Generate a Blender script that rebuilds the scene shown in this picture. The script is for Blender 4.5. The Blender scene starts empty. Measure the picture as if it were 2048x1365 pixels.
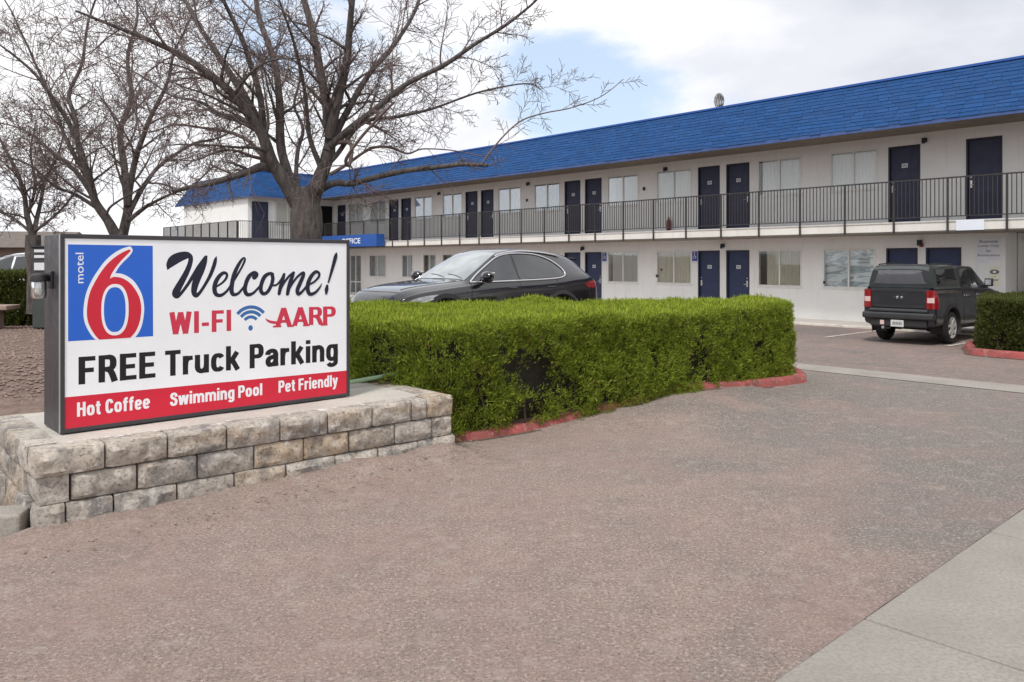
import bpy, math, random
import numpy as np
from mathutils import Vector, Matrix, noise as mnoise

random.seed(7)
RNG = np.random.default_rng(11)
SC = bpy.context.scene
COL = SC.collection
rad = math.radians

# ------------------------------------------------------------------ camera
cam_data = bpy.data.cameras.new('camera')
cam = bpy.data.objects.new('camera', cam_data)
COL.objects.link(cam)
cam.location = (0.0, 0.0, 1.8)
cam.rotation_euler = (rad(90), 0, 0)
cam_data.sensor_width = 36.0
cam_data.lens = 28.13
cam_data.shift_y = -0.0764
cam_data.clip_start = 0.1
cam_data.clip_end = 3000
SC.camera = cam
SC.render.resolution_x, SC.render.resolution_y = 1024, 682

# ------------------------------------------------------------------ sky, clouds and sun
SUN_EL, SUN_AZ = rad(57), rad(202)      # azimuth measured clockwise from +Y
world = bpy.data.worlds.new("World")
SC.world = world
world.use_nodes = True
wt = world.node_tree
wt.nodes.clear()
def wn(t, **k):
    n = wt.nodes.new(t)
    for a, v in k.items():
        setattr(n, a, v)
    return n
w_out = wn('ShaderNodeOutputWorld')
w_bg = wn('ShaderNodeBackground')
sky = wn('ShaderNodeTexSky', sky_type='NISHITA')
sky.sun_disc = False
sky.sun_elevation = SUN_EL
sky.sun_rotation = SUN_AZ
tc = wn('ShaderNodeTexCoord')
def wmath(op, a, b=None, clamp=False):
    n = wn('ShaderNodeMath', operation=op, use_clamp=clamp)
    for i, v in enumerate((a, b)):
        if v is None: continue
        if isinstance(v, (int, float)): n.inputs[i].default_value = v
        else: wt.links.new(v, n.inputs[i])
    return n.outputs[0]
def wnoise(scale, detail, rough, zs, off):
    mp = wn('ShaderNodeMapping')
    mp.inputs['Scale'].default_value = (1, 1, zs)
    mp.inputs['Location'].default_value = off
    wt.links.new(tc.outputs['Generated'], mp.inputs['Vector'])
    n = wn('ShaderNodeTexNoise')
    n.inputs['Scale'].default_value = scale
    n.inputs['Detail'].default_value = detail
    n.inputs['Roughness'].default_value = rough
    wt.links.new(mp.outputs['Vector'], n.inputs['Vector'])
    return n.outputs['Fac']
def wramp(fac, stops, interp='EASE'):
    r = wn('ShaderNodeValToRGB')
    r.color_ramp.interpolation = interp
    el = r.color_ramp.elements
    while len(el) < len(stops): el.new(0.5)
    for e, (p, c) in zip(el, stops):
        e.position = p
        e.color = (c, c, c, 1) if isinstance(c, (int, float)) else (*c, 1)
    wt.links.new(fac, r.inputs['Fac'])
    return r.outputs['Color']
def wspot(d, r0, r1):                                  # 1 inside a patch of sky round the direction d
    v = Vector(d).normalized()
    dp = wn('ShaderNodeVectorMath', operation='DOT_PRODUCT')
    nrm = wn('ShaderNodeVectorMath', operation='NORMALIZE')
    wt.links.new(tc.outputs['Generated'], nrm.inputs[0])
    wt.links.new(nrm.outputs[0], dp.inputs[0])
    dp.inputs[1].default_value = v
    mr = wn('ShaderNodeMapRange', interpolation_type='SMOOTHSTEP')
    wt.links.new(dp.outputs['Value'], mr.inputs['Value'])
    mr.inputs['From Min'].default_value = math.cos(r1)
    mr.inputs['From Max'].default_value = math.cos(r0)
    return mr.outputs[0]
puffs = wnoise(3.2, 9, 0.56, 2.2, (1.3, 0.4, 2.0))
# openings where the blue shows through
holes = wmath('MAXIMUM', wspot((-0.30, 1, 0.36), 0.0, 0.20), wspot((0.095, 1, 0.20), 0.0, 0.145))
holes = wmath('MAXIMUM', holes, wspot((-0.7, 0.2, 0.7), 0.0, 0.5))
cover = wmath('SUBTRACT', wmath('ADD', wmath('MULTIPLY', puffs, 2.1), -0.20), wmath('MULTIPLY', holes, 0.40))
cmask = wramp(cover, [(0.34, 0.0), (0.66, 1.0)])
shade_n = wnoise(2.1, 7, 0.55, 2.4, (5.1, 2.2, 0.7))
grey_side = wmath('MAXIMUM', wspot((0.75, 1, 0.36), 0.0, 0.42), wmath('MULTIPLY', wspot((-0.12, 1, 0.17), 0.0, 0.22), 0.55))
shv = wmath('SUBTRACT', wmath('ADD', shade_n, 0.09), wmath('MULTIPLY', grey_side, 0.20))
cloud_col = wramp(shv, [(0.28, (0.58, 0.60, 0.66)), (0.43, (0.70, 0.71, 0.77)), (0.54, (0.82, 0.83, 0.87)), (0.66, (0.94, 0.94, 0.95))])
sky_mul = wn('ShaderNodeMix', data_type='RGBA', blend_type='MULTIPLY')
sky_mul.inputs['Factor'].default_value = 1.0
wt.links.new(sky.outputs['Color'], sky_mul.inputs['A'])
sky_mul.inputs['B'].default_value = (0.115, 0.115, 0.115, 1)
haze_mix = wn('ShaderNodeMix', data_type='RGBA')
haze_mix.inputs['Factor'].default_value = 0.62
wt.links.new(sky_mul.outputs['Result'], haze_mix.inputs['A'])
haze_mix.inputs['B'].default_value = (0.66, 0.79, 0.96, 1)
cl_mix = wn('ShaderNodeMix', data_type='RGBA')
wt.links.new(cmask, cl_mix.inputs['Factor'])
wt.links.new(haze_mix.outputs['Result'], cl_mix.inputs['A'])
wt.links.new(cloud_col, cl_mix.inputs['B'])
wt.links.new(cl_mix.outputs['Result'], w_bg.inputs['Color'])
w_bg.inputs['Strength'].default_value = 1.0
wt.links.new(w_bg.outputs[0], w_out.inputs['Surface'])

sun_data = bpy.data.lights.new('sun', 'SUN')
sun_data.energy = 2.1
sun_data.angle = rad(9)
sun_data.color = (1.0, 0.96, 0.90)
sun = bpy.data.objects.new('sun', sun_data)
COL.objects.link(sun)
sun.rotation_euler = Vector((math.sin(SUN_AZ) * math.cos(SUN_EL), math.cos(SUN_AZ) * math.cos(SUN_EL), math.sin(SUN_EL))).to_track_quat('Z', 'Y').to_euler()

SC.view_settings.view_transform = 'Standard'
SC.view_settings.look = 'None'
SC.view_settings.exposure = 0.3
SC.view_settings.gamma = 1.0
SC.render.engine = 'CYCLES'
SC.cycles.max_bounces = 6
SC.cycles.transparent_max_bounces = 12

# ------------------------------------------------------------------ mesh helpers
class MB:
    """collects faces and links them as ONE mesh object"""
    def __init__(s): s.v = []; s.f = []; s.m = []; s.mi = 0
    def add(s, vs, fs):
        o = len(s.v); s.v += [tuple(p) for p in vs]
        s.f += [tuple(i + o for i in f) for f in fs]; s.m += [s.mi] * len(fs)
        return s
    def box(s, x0, x1, y0, y1, z0, z1):
        if x0 > x1: x0, x1 = x1, x0
        if y0 > y1: y0, y1 = y1, y0
        return s.add([(x0,y0,z0),(x1,y0,z0),(x1,y1,z0),(x0,y1,z0),(x0,y0,z1),(x1,y0,z1),(x1,y1,z1),(x0,y1,z1)],
                     [(0,3,2,1),(4,5,6,7),(0,1,5,4),(1,2,6,5),(2,3,7,6),(3,0,4,7)])
    def bar(s, a, b, w, h, up=(0,0,1)):
        a, b = Vector(a), Vector(b); d = (b - a).normalized()
        sx = d.cross(Vector(up)).normalized(); sy = sx.cross(d)
        vs = [p + sx*(i*w/2) + sy*(j*h/2) for p in (a, b) for i, j in ((-1,-1),(1,-1),(1,1),(-1,1))]
        return s.add(vs, [(0,1,2,3),(7,6,5,4),(0,4,5,1),(1,5,6,2),(2,6,7,3),(3,7,4,0)])
    def tube(s, pts, r, n=8, cap=True):
        pts = [Vector(p) for p in pts]; k = len(pts)
        rs = r if isinstance(r, (list, tuple)) else [r]*k
        d0 = (pts[1]-pts[0]).normalized()
        ref = Vector((0,0,1)) if abs(d0.z) < .9 else Vector((1,0,0))
        vs = []
        for i, p in enumerate(pts):
            d = (pts[min(i+1,k-1)] - pts[max(i-1,0)])
            d = d.normalized() if d.length > 1e-9 else d0
            a = d.cross(ref)
            if a.length < 1e-6: a = d.orthogonal()
            a.normalize(); ref = a.cross(d)
            for j in range(n):
                t = 2*math.pi*j/n
                vs.append(p + (a*math.cos(t) + ref*math.sin(t))*rs[i])
        fs = [(i*n+j, i*n+(j+1)%n, (i+1)*n+(j+1)%n, (i+1)*n+j) for i in range(k-1) for j in range(n)]
        if cap: fs += [tuple(range(n-1,-1,-1)), tuple(range((k-1)*n, k*n))]
        return s.add(vs, fs)
    def lathe(s, prof, c, axis=(0,0,1), n=24, cap=True):
        ax = Vector(axis).normalized(); a = ax.orthogonal().normalized(); b = ax.cross(a); c = Vector(c)
        vs = [c + ax*h + (a*math.cos(2*math.pi*j/n) + b*math.sin(2*math.pi*j/n))*r for r, h in prof for j in range(n)]
        k = len(prof)
        fs = [(i*n+j, i*n+(j+1)%n, (i+1)*n+(j+1)%n, (i+1)*n+j) for i in range(k-1) for j in range(n)]
        if cap: fs += [tuple(range(n-1,-1,-1)), tuple(range((k-1)*n, k*n))]
        return s.add(vs, fs)
    def prism(s, poly, f, h0, h1):
        """poly of 2D points; f(a, b, h) gives the 3D point"""
        n = len(poly)
        vs = [f(a, b, h0) for a, b in poly] + [f(a, b, h1) for a, b in poly]
        return s.add(vs, [tuple(range(n-1,-1,-1)), tuple(range(n,2*n))] + [(i,(i+1)%n,n+(i+1)%n,n+i) for i in range(n)])
    def grid(s, P):
        """P[i][j] 3D points"""
        nu, nv = len(P), len(P[0])
        return s.add([p for row in P for p in row],
                     [(i*nv+j, (i+1)*nv+j, (i+1)*nv+j+1, i*nv+j+1) for i in range(nu-1) for j in range(nv-1)])
    def build(s, name, mats, parent=None, smooth=None, bevel=0, seg=2, loc=None):
        me = bpy.data.meshes.new(name)
        me.from_pydata(s.v, [], s.f)
        for m in (mats if isinstance(mats, (list, tuple)) else [mats]): me.materials.append(m)
        if s.mi: me.polygons.foreach_set('material_index', s.m)
        me.update()
        if smooth:
            me.shade_smooth()
            if smooth < 180: me.set_sharp_from_angle(angle=rad(smooth))
        o = bpy.data.objects.new(name, me); COL.objects.link(o)
        if parent: o.parent = parent
        if loc: o.location = loc
        if bevel:
            b = o.modifiers.new('bevel', 'BEVEL'); b.width = bevel; b.segments = seg
            b.limit_method = 'ANGLE'; b.angle_limit = rad(40)
        return o

def np_mesh(name, V, F, mat, parent=None, smooth=False):
    V = np.asarray(V, np.float32); F = np.asarray(F, np.int32); k = F.shape[1]
    me = bpy.data.meshes.new(name)
    me.vertices.add(len(V)); me.vertices.foreach_set('co', V.ravel())
    me.loops.add(F.size); me.loops.foreach_set('vertex_index', F.ravel())
    me.polygons.add(len(F)); me.polygons.foreach_set('loop_start', np.arange(0, F.size, k, dtype=np.int32))
    me.polygons.foreach_set('loop_total', np.full(len(F), k, np.int32))
    me.update(calc_edges=True)
    me.materials.append(mat)
    if smooth: me.shade_smooth()
    o = bpy.data.objects.new(name, me); COL.objects.link(o)
    if parent: o.parent = parent
    return o

def tag(o, label, cat, group=None, kind=None):
    if label: o['label'] = label
    if cat: o['category'] = cat
    if group: o['group'] = group
    if kind: o['kind'] = kind
    return o
def thing(name, label, cat, loc=(0,0,0), rz=0.0, group=None):
    o = bpy.data.objects.new(name, None); COL.objects.link(o)
    o.empty_display_size = 0.3
    o.location = loc; o.rotation_euler = (0, 0, rz)
    return tag(o, label, cat, group)
def struct(o):
    o['kind'] = 'structure'; return o
def copy_part(o, parent, loc=None):
    c = o.copy(); COL.objects.link(c); c.parent = parent
    if loc is not None: c.location = loc
    for ch in list(o.children):
        d = ch.copy(); COL.objects.link(d); d.parent = c
    return c

def catmull(pts, n):
    """smooth closed or open polyline through 2D/3D points"""
    out = []
    P = [np.array(p, float) for p in pts]
    for i in range(len(P)-1):
        p0, p1, p2, p3 = P[max(i-1,0)], P[i], P[i+1], P[min(i+2,len(P)-1)]
        for j in range(n):
            t = j/n
            out.append(0.5*((2*p1)+(-p0+p2)*t+(2*p0-5*p1+4*p2-p3)*t*t+(-p0+3*p1-3*p2+p3)*t**3))
    out.append(P[-1])
    return out

# ------------------------------------------------------------------ material helpers
def new_mat(name):
    m = bpy.data.materials.new(name); m.use_nodes = True
    nt = m.node_tree
    return m, nt, nt.nodes['Principled BSDF']
def nd(nt, t, **k):
    n = nt.nodes.new(t)
    for a, v in k.items(): setattr(n, a, v)
    return n
def tex_noise(nt, scale, detail=4, rough=0.55, vec=None, dist=0.0):
    n = nd(nt, 'ShaderNodeTexNoise')
    n.inputs['Scale'].default_value = scale; n.inputs['Detail'].default_value = detail
    n.inputs['Roughness'].default_value = rough; n.inputs['Distortion'].default_value = dist
    if vec is None: vec = nd(nt, 'ShaderNodeTexCoord').outputs['Object']
    nt.links.new(vec, n.inputs['Vector'])
    return n.outputs['Fac']
def ramp(nt, fac, stops):
    r = nd(nt, 'ShaderNodeValToRGB'); el = r.color_ramp.elements
    while len(el) < len(stops): el.new(0.5)
    for e, (p, c) in zip(el, stops):
        e.position = p; e.color = (c, c, c, 1) if isinstance(c, (int, float)) else (*c, 1)
    nt.links.new(fac, r.inputs['Fac'])
    return r.outputs['Color']
def mixc(nt, fac, a, b, mode='MIX'):
    n = nd(nt, 'ShaderNodeMix', data_type='RGBA', blend_type=mode)
    for sock, v in (('Factor', fac), ('A', a), ('B', b)):
        if isinstance(v, (int, float)): n.inputs[sock].default_value = v
        elif isinstance(v, tuple): n.inputs[sock].default_value = (*v, 1)
        else: nt.links.new(v, n.inputs[sock])
    return n.outputs['Result']
def bump(nt, bsdf, h, strength, dist=0.01):
    b = nd(nt, 'ShaderNodeBump'); b.inputs['Strength'].default_value = strength; b.inputs['Distance'].default_value = dist
    nt.links.new(h, b.inputs['Height']); nt.links.new(b.outputs[0], bsdf.inputs['Normal'])
def pmat(name, col, rough=0.6, var=0.12, scale=6.0, bmp=0.0, bscale=60.0, metal=0.0, spec=0.5, coat=0.0, col2=None, rvar=0.0):
    """a plain material with some natural variation in tone, gloss and relief"""
    m, nt, b = new_mat(name)
    f = tex_noise(nt, scale, 6, 0.6)
    lo = tuple(c*(1-var) for c in col) if col2 is None else col2
    hi = tuple(min(1, c*(1+var)) for c in col) if col2 is None else col
    nt.links.new(ramp(nt, f, [(0.3, lo), (0.7, hi)]), b.inputs['Base Color'])
    b.inputs['Roughness'].default_value = rough; b.inputs['Metallic'].default_value = metal
    b.inputs['Specular IOR Level'].default_value = spec; b.inputs['Coat Weight'].default_value = coat
    b.inputs['Coat Roughness'].default_value = 0.04
    if rvar:
        nt.links.new(ramp(nt, tex_noise(nt, scale*2.3, 5), [(0.3, rough-rvar), (0.7, rough+rvar)]), b.inputs['Roughness'])
    if bmp: bump(nt, b, tex_noise(nt, bscale, 5, 0.65), bmp)
    return m
def glass_mat(name, tint=(0.9, 0.95, 0.95), clear=0.85, rough=0.02):
    """thin pane: mostly see-through, mirror-like at a slant"""
    m, nt, b = new_mat(name)
    nt.nodes.remove(b)
    out = nt.nodes['Material Output']
    tr = nd(nt, 'ShaderNodeBsdfTransparent'); tr.inputs['Color'].default_value = (*tint, 1)
    gl = nd(nt, 'ShaderNodeBsdfGlossy'); gl.inputs['Roughness'].default_value = rough
    gl.inputs['Color'].default_value = (0.95, 0.97, 1.0, 1)
    lw = nd(nt, 'ShaderNodeFresnel'); lw.inputs['IOR'].default_value = 1.5
    mr = nd(nt, 'ShaderNodeMath', operation='MULTIPLY_ADD', use_clamp=True)
    mr.inputs[1].default_value = 0.75; mr.inputs[2].default_value = max(0.0, 0.9 - clear)
    nt.links.new(lw.outputs[0], mr.inputs[0])
    mx = nd(nt, 'ShaderNodeMixShader')
    nt.links.new(mr.outputs[0], mx.inputs[0]); nt.links.new(tr.outputs[0], mx.inputs[1]); nt.links.new(gl.outputs[0], mx.inputs[2])
    nt.links.new(mx.outputs[0], out.inputs['Surface'])
    return m
# ------------------------------------------------------------------ the lie of the land
def sstep(a, b, x):
    t = np.clip((np.asarray(x, float) - a) / (b - a), 0, 1)
    return t*t*(3-2*t)
UX, UY = 0.7455, 0.6665            # unit vector from the lot into the motel (and along the sign)
BX, BY = -0.6665, 0.7455           # unit vector along the long wing, receding
def land(x, y):
    """height of the ground: the lot behind the hedge lies about 0.4 m higher than the drive"""
    x = np.asarray(x, float); y = np.asarray(y, float)
    d = x*UX + y*UY
    return 0.42 * sstep(8.6, 12.0, y) * sstep(4.3, 1.0, x) * sstep(19.0, 13.5, d)

def sheet(name, mat, poly, step, lift, kind='structure'):
    """a ground sheet: grid points inside poly following the land, cells cut to the outline by vertex clamping"""
    P = np.array(poly, float)
    x0, y0 = P.min(0); x1, y1 = P.max(0)
    import bmesh
    bm = bmesh.new()
    vs = [bm.verts.new((a, b, 0)) for a, b in poly]
    bm.faces.new(vs)
    def cut(co, no):
        bmesh.ops.bisect_plane(bm, geom=bm.verts[:] + bm.edges[:] + bm.faces[:], plane_co=co, plane_no=no)
    for a in np.arange(x0 + step, x1, step): cut((a, 0, 0), (1, 0, 0))
    for a in np.arange(y0 + step, y1, step): cut((0, a, 0), (0, 1, 0))
    for v in bm.verts: v.co.z = float(land(v.co.x, v.co.y)) + lift
    bm.normal_update()
    for f in bm.faces:
        if f.normal.z < 0: f.normal_flip()
    me = bpy.data.meshes.new(name); bm.to_mesh(me); bm.free()
    me.shade_smooth(); me.materials.append(mat)
    o = bpy.data.objects.new(name, me); COL.objects.link(o)
    o['kind'] = kind
    return o

def asphalt_mat(name, pink, grey, dark, light, amount_pos):
    m, nt, b = new_mat(name)
    pos = nd(nt, 'ShaderNodeTexCoord').outputs['Object']
    grain = tex_noise(nt, 62, 5, 0.85, pos)
    grain2 = tex_noise(nt, 44, 5, 0.8, pos)
    vor = nd(nt, 'ShaderNodeTexVoronoi'); vor.inputs['Scale'].default_value = 85
    nt.links.new(pos, vor.inputs['Vector'])
    patch = tex_noise(nt, 0.38, 6, 0.62, pos, 0.8)
    patch2 = tex_noise(nt, 1.7, 6, 0.65, pos)
    sx = nd(nt, 'ShaderNodeSeparateXYZ'); nt.links.new(pos, sx.inputs[0])
    ma = nd(nt, 'ShaderNodeMath', operation='MULTIPLY_ADD'); nt.links.new(sx.outputs[0], ma.inputs[0])
    ma.inputs[1].default_value = amount_pos[0]; ma.inputs[2].default_value = amount_pos[1]
    ad = nd(nt, 'ShaderNodeMath', operation='ADD'); nt.links.new(ma.outputs[0], ad.inputs[0]); nt.links.new(patch, ad.inputs[1])
    base = mixc(nt, ramp(nt, ad.outputs[0], [(0.42, 0.0), (0.62, 1.0)]), pink, grey)
    base = mixc(nt, ramp(nt, patch2, [(0.35, 0.0), (0.7, 0.35)]), base, tuple(c*0.72 for c in grey))
    base = mixc(nt, ramp(nt, grain, [(0.40, 1.0), (0.485, 0.0)]), base, dark)
    base = mixc(nt, ramp(nt, grain2, [(0.53, 0.0), (0.605, 0.9)]), base, light)
    warm = tex_noise(nt, 0.8, 5, 0.6, pos, 0.5)
    base = mixc(nt, ramp(nt, warm, [(0.48, 0.0), (0.66, 0.42)]), base, (0.315, 0.212, 0.190))
    spot = tex_noise(nt, 2.6, 7, 0.7, pos, 1.2)
    base = mixc(nt, ramp(nt, spot, [(0.60, 0.0), (0.74, 0.55)]), base, (0.125, 0.105, 0.098))
    base = mixc(nt, ramp(nt, tex_noise(nt, 6.0, 6, 0.7, pos), [(0.53, 0.0), (0.66, 0.5)]), base, (0.38, 0.325, 0.29))
    base = mixc(nt, ramp(nt, tex_noise(nt, 9.0, 6, 0.75, pos), [(0.36, 0.42), (0.48, 0.0)]), base, (0.165, 0.130, 0.117))
    stone = mixc(nt, ramp(nt, vor.outputs['Distance'], [(0.12, 0.5), (0.3, 0.0)]), base, vor.outputs['Color'])
    base = mixc(nt, 0.22, base, stone)
    nt.links.new(base, b.inputs['Base Color'])
    b.inputs['Roughness'].default_value = 0.92; b.inputs['Specular IOR Level'].default_value = 0.25
    bump(nt, b, grain, 0.8, 0.014)
    return m
M_drive = asphalt_mat('red aggregate asphalt', (0.325, 0.246, 0.212), (0.202, 0.184, 0.170), (0.098, 0.074, 0.065), (0.48, 0.405, 0.358), (0.075, -0.12))
M_lot = asphalt_mat('worn lot asphalt', (0.265, 0.20, 0.178), (0.185, 0.162, 0.153), (0.12, 0.095, 0.085), (0.34, 0.285, 0.255), (0.0, 0.0))
M_mulch = pmat('brown gravel', (0.225, 0.155, 0.125), 0.95, 0.5, 9, 0.9, 24, col2=(0.085, 0.06, 0.05))
def concrete_mat(name, a, b_, stain=0.5):
    m, nt, b = new_mat(name)
    pos = nd(nt, 'ShaderNodeTexCoord').outputs['Object']
    c = mixc(nt, ramp(nt, tex_noise(nt, 1.6, 7, 0.65, pos), [(0.35, 0.0), (0.7, 1.0)]), a, b_)
    c = mixc(nt, ramp(nt, tex_noise(nt, 45, 4, 0.7, pos), [(0.4, stain), (0.56, 0.0)]), c, tuple(v*0.7 for v in b_))
    nt.links.new(c, b.inputs['Base Color']); b.inputs['Roughness'].default_value = 0.88
    bump(nt, b, tex_noise(nt, 90, 4, 0.7, pos), 0.25, 0.006)
    return m
M_walk = concrete_mat('pavement concrete', (0.31, 0.288, 0.255), (0.245, 0.226, 0.20))
M_gutter = concrete_mat('gutter concrete', (0.36, 0.33, 0.295), (0.27, 0.245, 0.22))
M_cap = concrete_mat('cap concrete', (0.56, 0.52, 0.47), (0.43, 0.40, 0.365), 0.3)
def kerb_paint():
    m, nt, b = new_mat('worn red kerb paint')
    pos = nd(nt, 'ShaderNodeTexCoord').outputs['Object']
    c = mixc(nt, ramp(nt, tex_noise(nt, 3.0, 6, .65, pos), [(.38, 0.0), (.65, 1.0)]), (0.36, 0.075, 0.070), (0.22, 0.065, 0.058))
    c = mixc(nt, ramp(nt, tex_noise(nt, 14, 6, .75, pos, .6), [(.57, 0.0), (.61, .85)]), c, (0.30, 0.255, 0.225))
    c = mixc(nt, ramp(nt, tex_noise(nt, 5.5, 6, .75, pos), [(.36, .8), (.46, 0.0)]), c, (0.085, 0.062, 0.055))
    nt.links.new(c, b.inputs['Base Color']); b.inputs['Roughness'].default_value = .85
    bump(nt, b, tex_noise(nt, 60, 5, .7, pos), .5, .008)
    return m
M_redkerb = kerb_paint()
M_whitekerb = pmat('worn white kerb paint', (0.74, 0.70, 0.62), 0.7, 0.2, 5, 0.2, 40, col2=(0.5, 0.46, 0.40))
M_soil = pmat('bed soil', (0.12, 0.08, 0.06), 0.95, 0.4, 12, 0.8, 30)

# outer ground reaching the horizon (a little below the paved sheets)
cs = np.concatenate([[-900, -500, -250, -120, -70], np.arange(-45, 46, 1.5), [70, 120, 250, 500, 900]])
gb = MB()
gb.grid([[(x, y + 10, float(land(x, y + 10)) - 0.04) for y in cs] for x in cs])
g = gb.build('ground', M_mulch, smooth=180); struct(g)
def uv(d, s):                                # a plan point from distance towards the motel and along it
    return (d*UX + s*BX, d*UY + s*BY)
D0 = uv(13.6, -40); 
sheet('driveway', M_drive, [(-14, -8), (30, -8), (30, 6), uv(12.6, -9), uv(12.6, 7.5), (-0.45, 8.35), (-3.25, 5.45), (-14, 4.2)], 1.1, 0.0)
sheet('gutter', M_gutter, [uv(12.604, -14), uv(13.35, -14), uv(13.35, 7.4), uv(12.604, 7.4)], 1.1, 0.006)
sheet('parking_lot', M_lot, [uv(13.354, -14), uv(21.9, -14), uv(21.9, 42), uv(6.0, 42), uv(6.0, 22), (-3.2, 11.6), (4.4, 13.9), uv(13.354, 7.0)], 1.1, -0.004)
# pavement on the near right
pv = MB()
w0 = (1.10, 3.39); dirw = Vector((0.735, 0.678, 0)); perp = Vector((0.678, -0.735, 0))
def wp(a, c): 
    p = Vector((w0[0], w0[1], 0)) + dirw*a + perp*c
    return (p.x, p.y)
for k in range(-4, 9):
    a0, a1 = k*1.9 + 0.9 + 0.006, (k+1)*1.9 + 0.9 - 0.006
    q = [wp(a0, 0), wp(a1, 0), wp(a1, 2.4), wp(a0, 2.4)]
    pv.prism(q, lambda a, c, h: (a, c, h), -0.1, 0.022)
struct(pv.build('pavement', M_walk, bevel=0.008))
cr = MB()                                      # dark joint along the pavement edge
pl = [wp(a, -0.012 - 0.02*abs(mnoise.noise((a*1.3, 3.1, 0)))) for a in np.arange(-5, 14, 0.12)]
pr = [wp(a, 0.004) for a in np.arange(-5, 14, 0.12)]
cr.grid([[(*a, 0.005) for a in pl], [(*a, 0.005) for a in pr]])
struct(cr.build('pavement_joint', pmat('joint dirt', (0.075, 0.06, 0.052), 0.95, 0.5, 14)))
# grit and dust swept up against the wall foot, deepest at its right end
PLO, PLA = Vector((-3.15, 5.25, 0)), rad(41.2)
def pw(a, c): return PLO + Vector((math.cos(PLA)*a - math.sin(PLA)*c, math.sin(PLA)*a + math.cos(PLA)*c, 0))
db = MB(); rowsP = []
for c_ in np.linspace(-.50, .06, 12):
    row = []
    for a in np.linspace(-.25, 3.75, 60):
        h = (.060 + .060*float(sstep(.4, 3.4, a))) * float(sstep(-.49, .0, c_))**1.6
        h *= float(sstep(-.25, .1, a)) if a < .1 else 1
        h *= 1 + .35*mnoise.noise((a*2.3, c_*3, 1)) 
        h *= float(sstep(3.78, 3.3, a)) if a > 3.3 else 1
        p = pw(a, c_); row.append((p.x, p.y, .001 + h - (.004 if c_ < -.48 or a < -.2 or a > 3.72 else 0)))
    rowsP.append(row)
db.grid(rowsP)
M_dust = asphalt_mat('dusty grit', (0.325, 0.245, 0.210), (0.29, 0.23, 0.20), (0.15, 0.112, 0.098), (0.42, 0.345, 0.30), (0, 0))
struct(db.build('grit_bank', M_dust, smooth=180))
# loose stones on the brown ground behind the sign and pebbles along the wall
pb = MB(); rs_ = random.Random(4)
def pebble(x, y, z, r):
    k = 5; a0 = rs_.uniform(0, 6); q = [(x+r*rs_.uniform(.7, 1.2)*math.cos(a0+2*math.pi*i/k), y+r*rs_.uniform(.7, 1.2)*math.sin(a0+2*math.pi*i/k), z+r*.15) for i in range(k)]
    pb.add(q + [(x, y, z+r*rs_.uniform(.5, .9))], [(i, (i+1) % k, k) for i in range(k)])
for _ in range(9000):
    y = 7.5 + 12*rs_.random()**1.3; x = -y*rs_.uniform(.42, .70)
    pebble(x, y, float(land(x, y))-.04, rs_.uniform(.010, .034))
for _ in range(700):
    p = pw(rs_.uniform(-.1, 3.7), -abs(rs_.gauss(.05, .28))); pebble(p.x, p.y, .01+.09*float(sstep(.4, 3.4, (p-PLO).dot(Vector((math.cos(PLA), math.sin(PLA), 0)))))*max(0, 1-abs((p-PLO).dot(Vector((-math.sin(PLA), math.cos(PLA), 0))))/.6), rs_.uniform(.004, .012))
M_peb = pmat('mixed gravel stones', (0.34, 0.25, 0.205), .95, .5, 30, col2=(0.12, 0.085, 0.07))
o = pb.build('loose_gravel', M_peb); tag(o, 'brown gravel stones strewn over the ground behind the sign', 'gravel', kind='stuff')
# ------------------------------------------------------------------ planter wall of split-face blocks
def block_mat():
    m, nt, b = new_mat('split face block')
    geo = nd(nt, 'ShaderNodeNewGeometry')
    pos = nd(nt, 'ShaderNodeTexCoord').outputs['Object']
    per = ramp(nt, geo.outputs['Random Per Island'], [(0.0, (0.46, 0.41, 0.36)), (0.3, (0.54, 0.485, 0.425)), (0.55, (0.43, 0.385, 0.34)), (0.68, (0.50, 0.385, 0.27)), (0.85, (0.58, 0.525, 0.465)), (1.0, (0.45, 0.38, 0.31))])
    n1 = tex_noise(nt, 4.2, 6, 0.6, pos, 0.6)
    c = mixc(nt, ramp(nt, n1, [(0.47, 0.0), (0.66, 0.8)]), per, (0.175, 0.165, 0.165))
    n2 = tex_noise(nt, 3.1, 5, 0.6, nd(nt, 'ShaderNodeTexCoord').outputs['Generated'], 0.5)
    c = mixc(nt, ramp(nt, n2, [(0.53, 0.0), (0.72, 0.6)]), c, (0.40, 0.27, 0.15))
    c = mixc(nt, ramp(nt, tex_noise(nt, 38, 5, 0.7, pos), [(0.36, 0.75), (0.50, 0.0)]), c, (0.13, 0.115, 0.10))
    c = mixc(nt, ramp(nt, tex_noise(nt, 11, 5, 0.7, pos), [(0.52, 0.0), (0.64, 0.65)]), c, (0.66, 0.62, 0.57))
    nt.links.new(c, b.inputs['Base Color']); b.inputs['Roughness'].default_value = 0.93
    bump(nt, b, tex_noise(nt, 30, 7, 0.75, pos), 0.9, 0.022)
    return m
M_block = block_mat()
A_PL = rad(41.2)
pl_root = thing('retaining_wall', 'low retaining wall of grey and tan split-face blocks carrying the welcome sign', 'retaining wall', (-3.15, 5.25, 0), A_PL)
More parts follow.
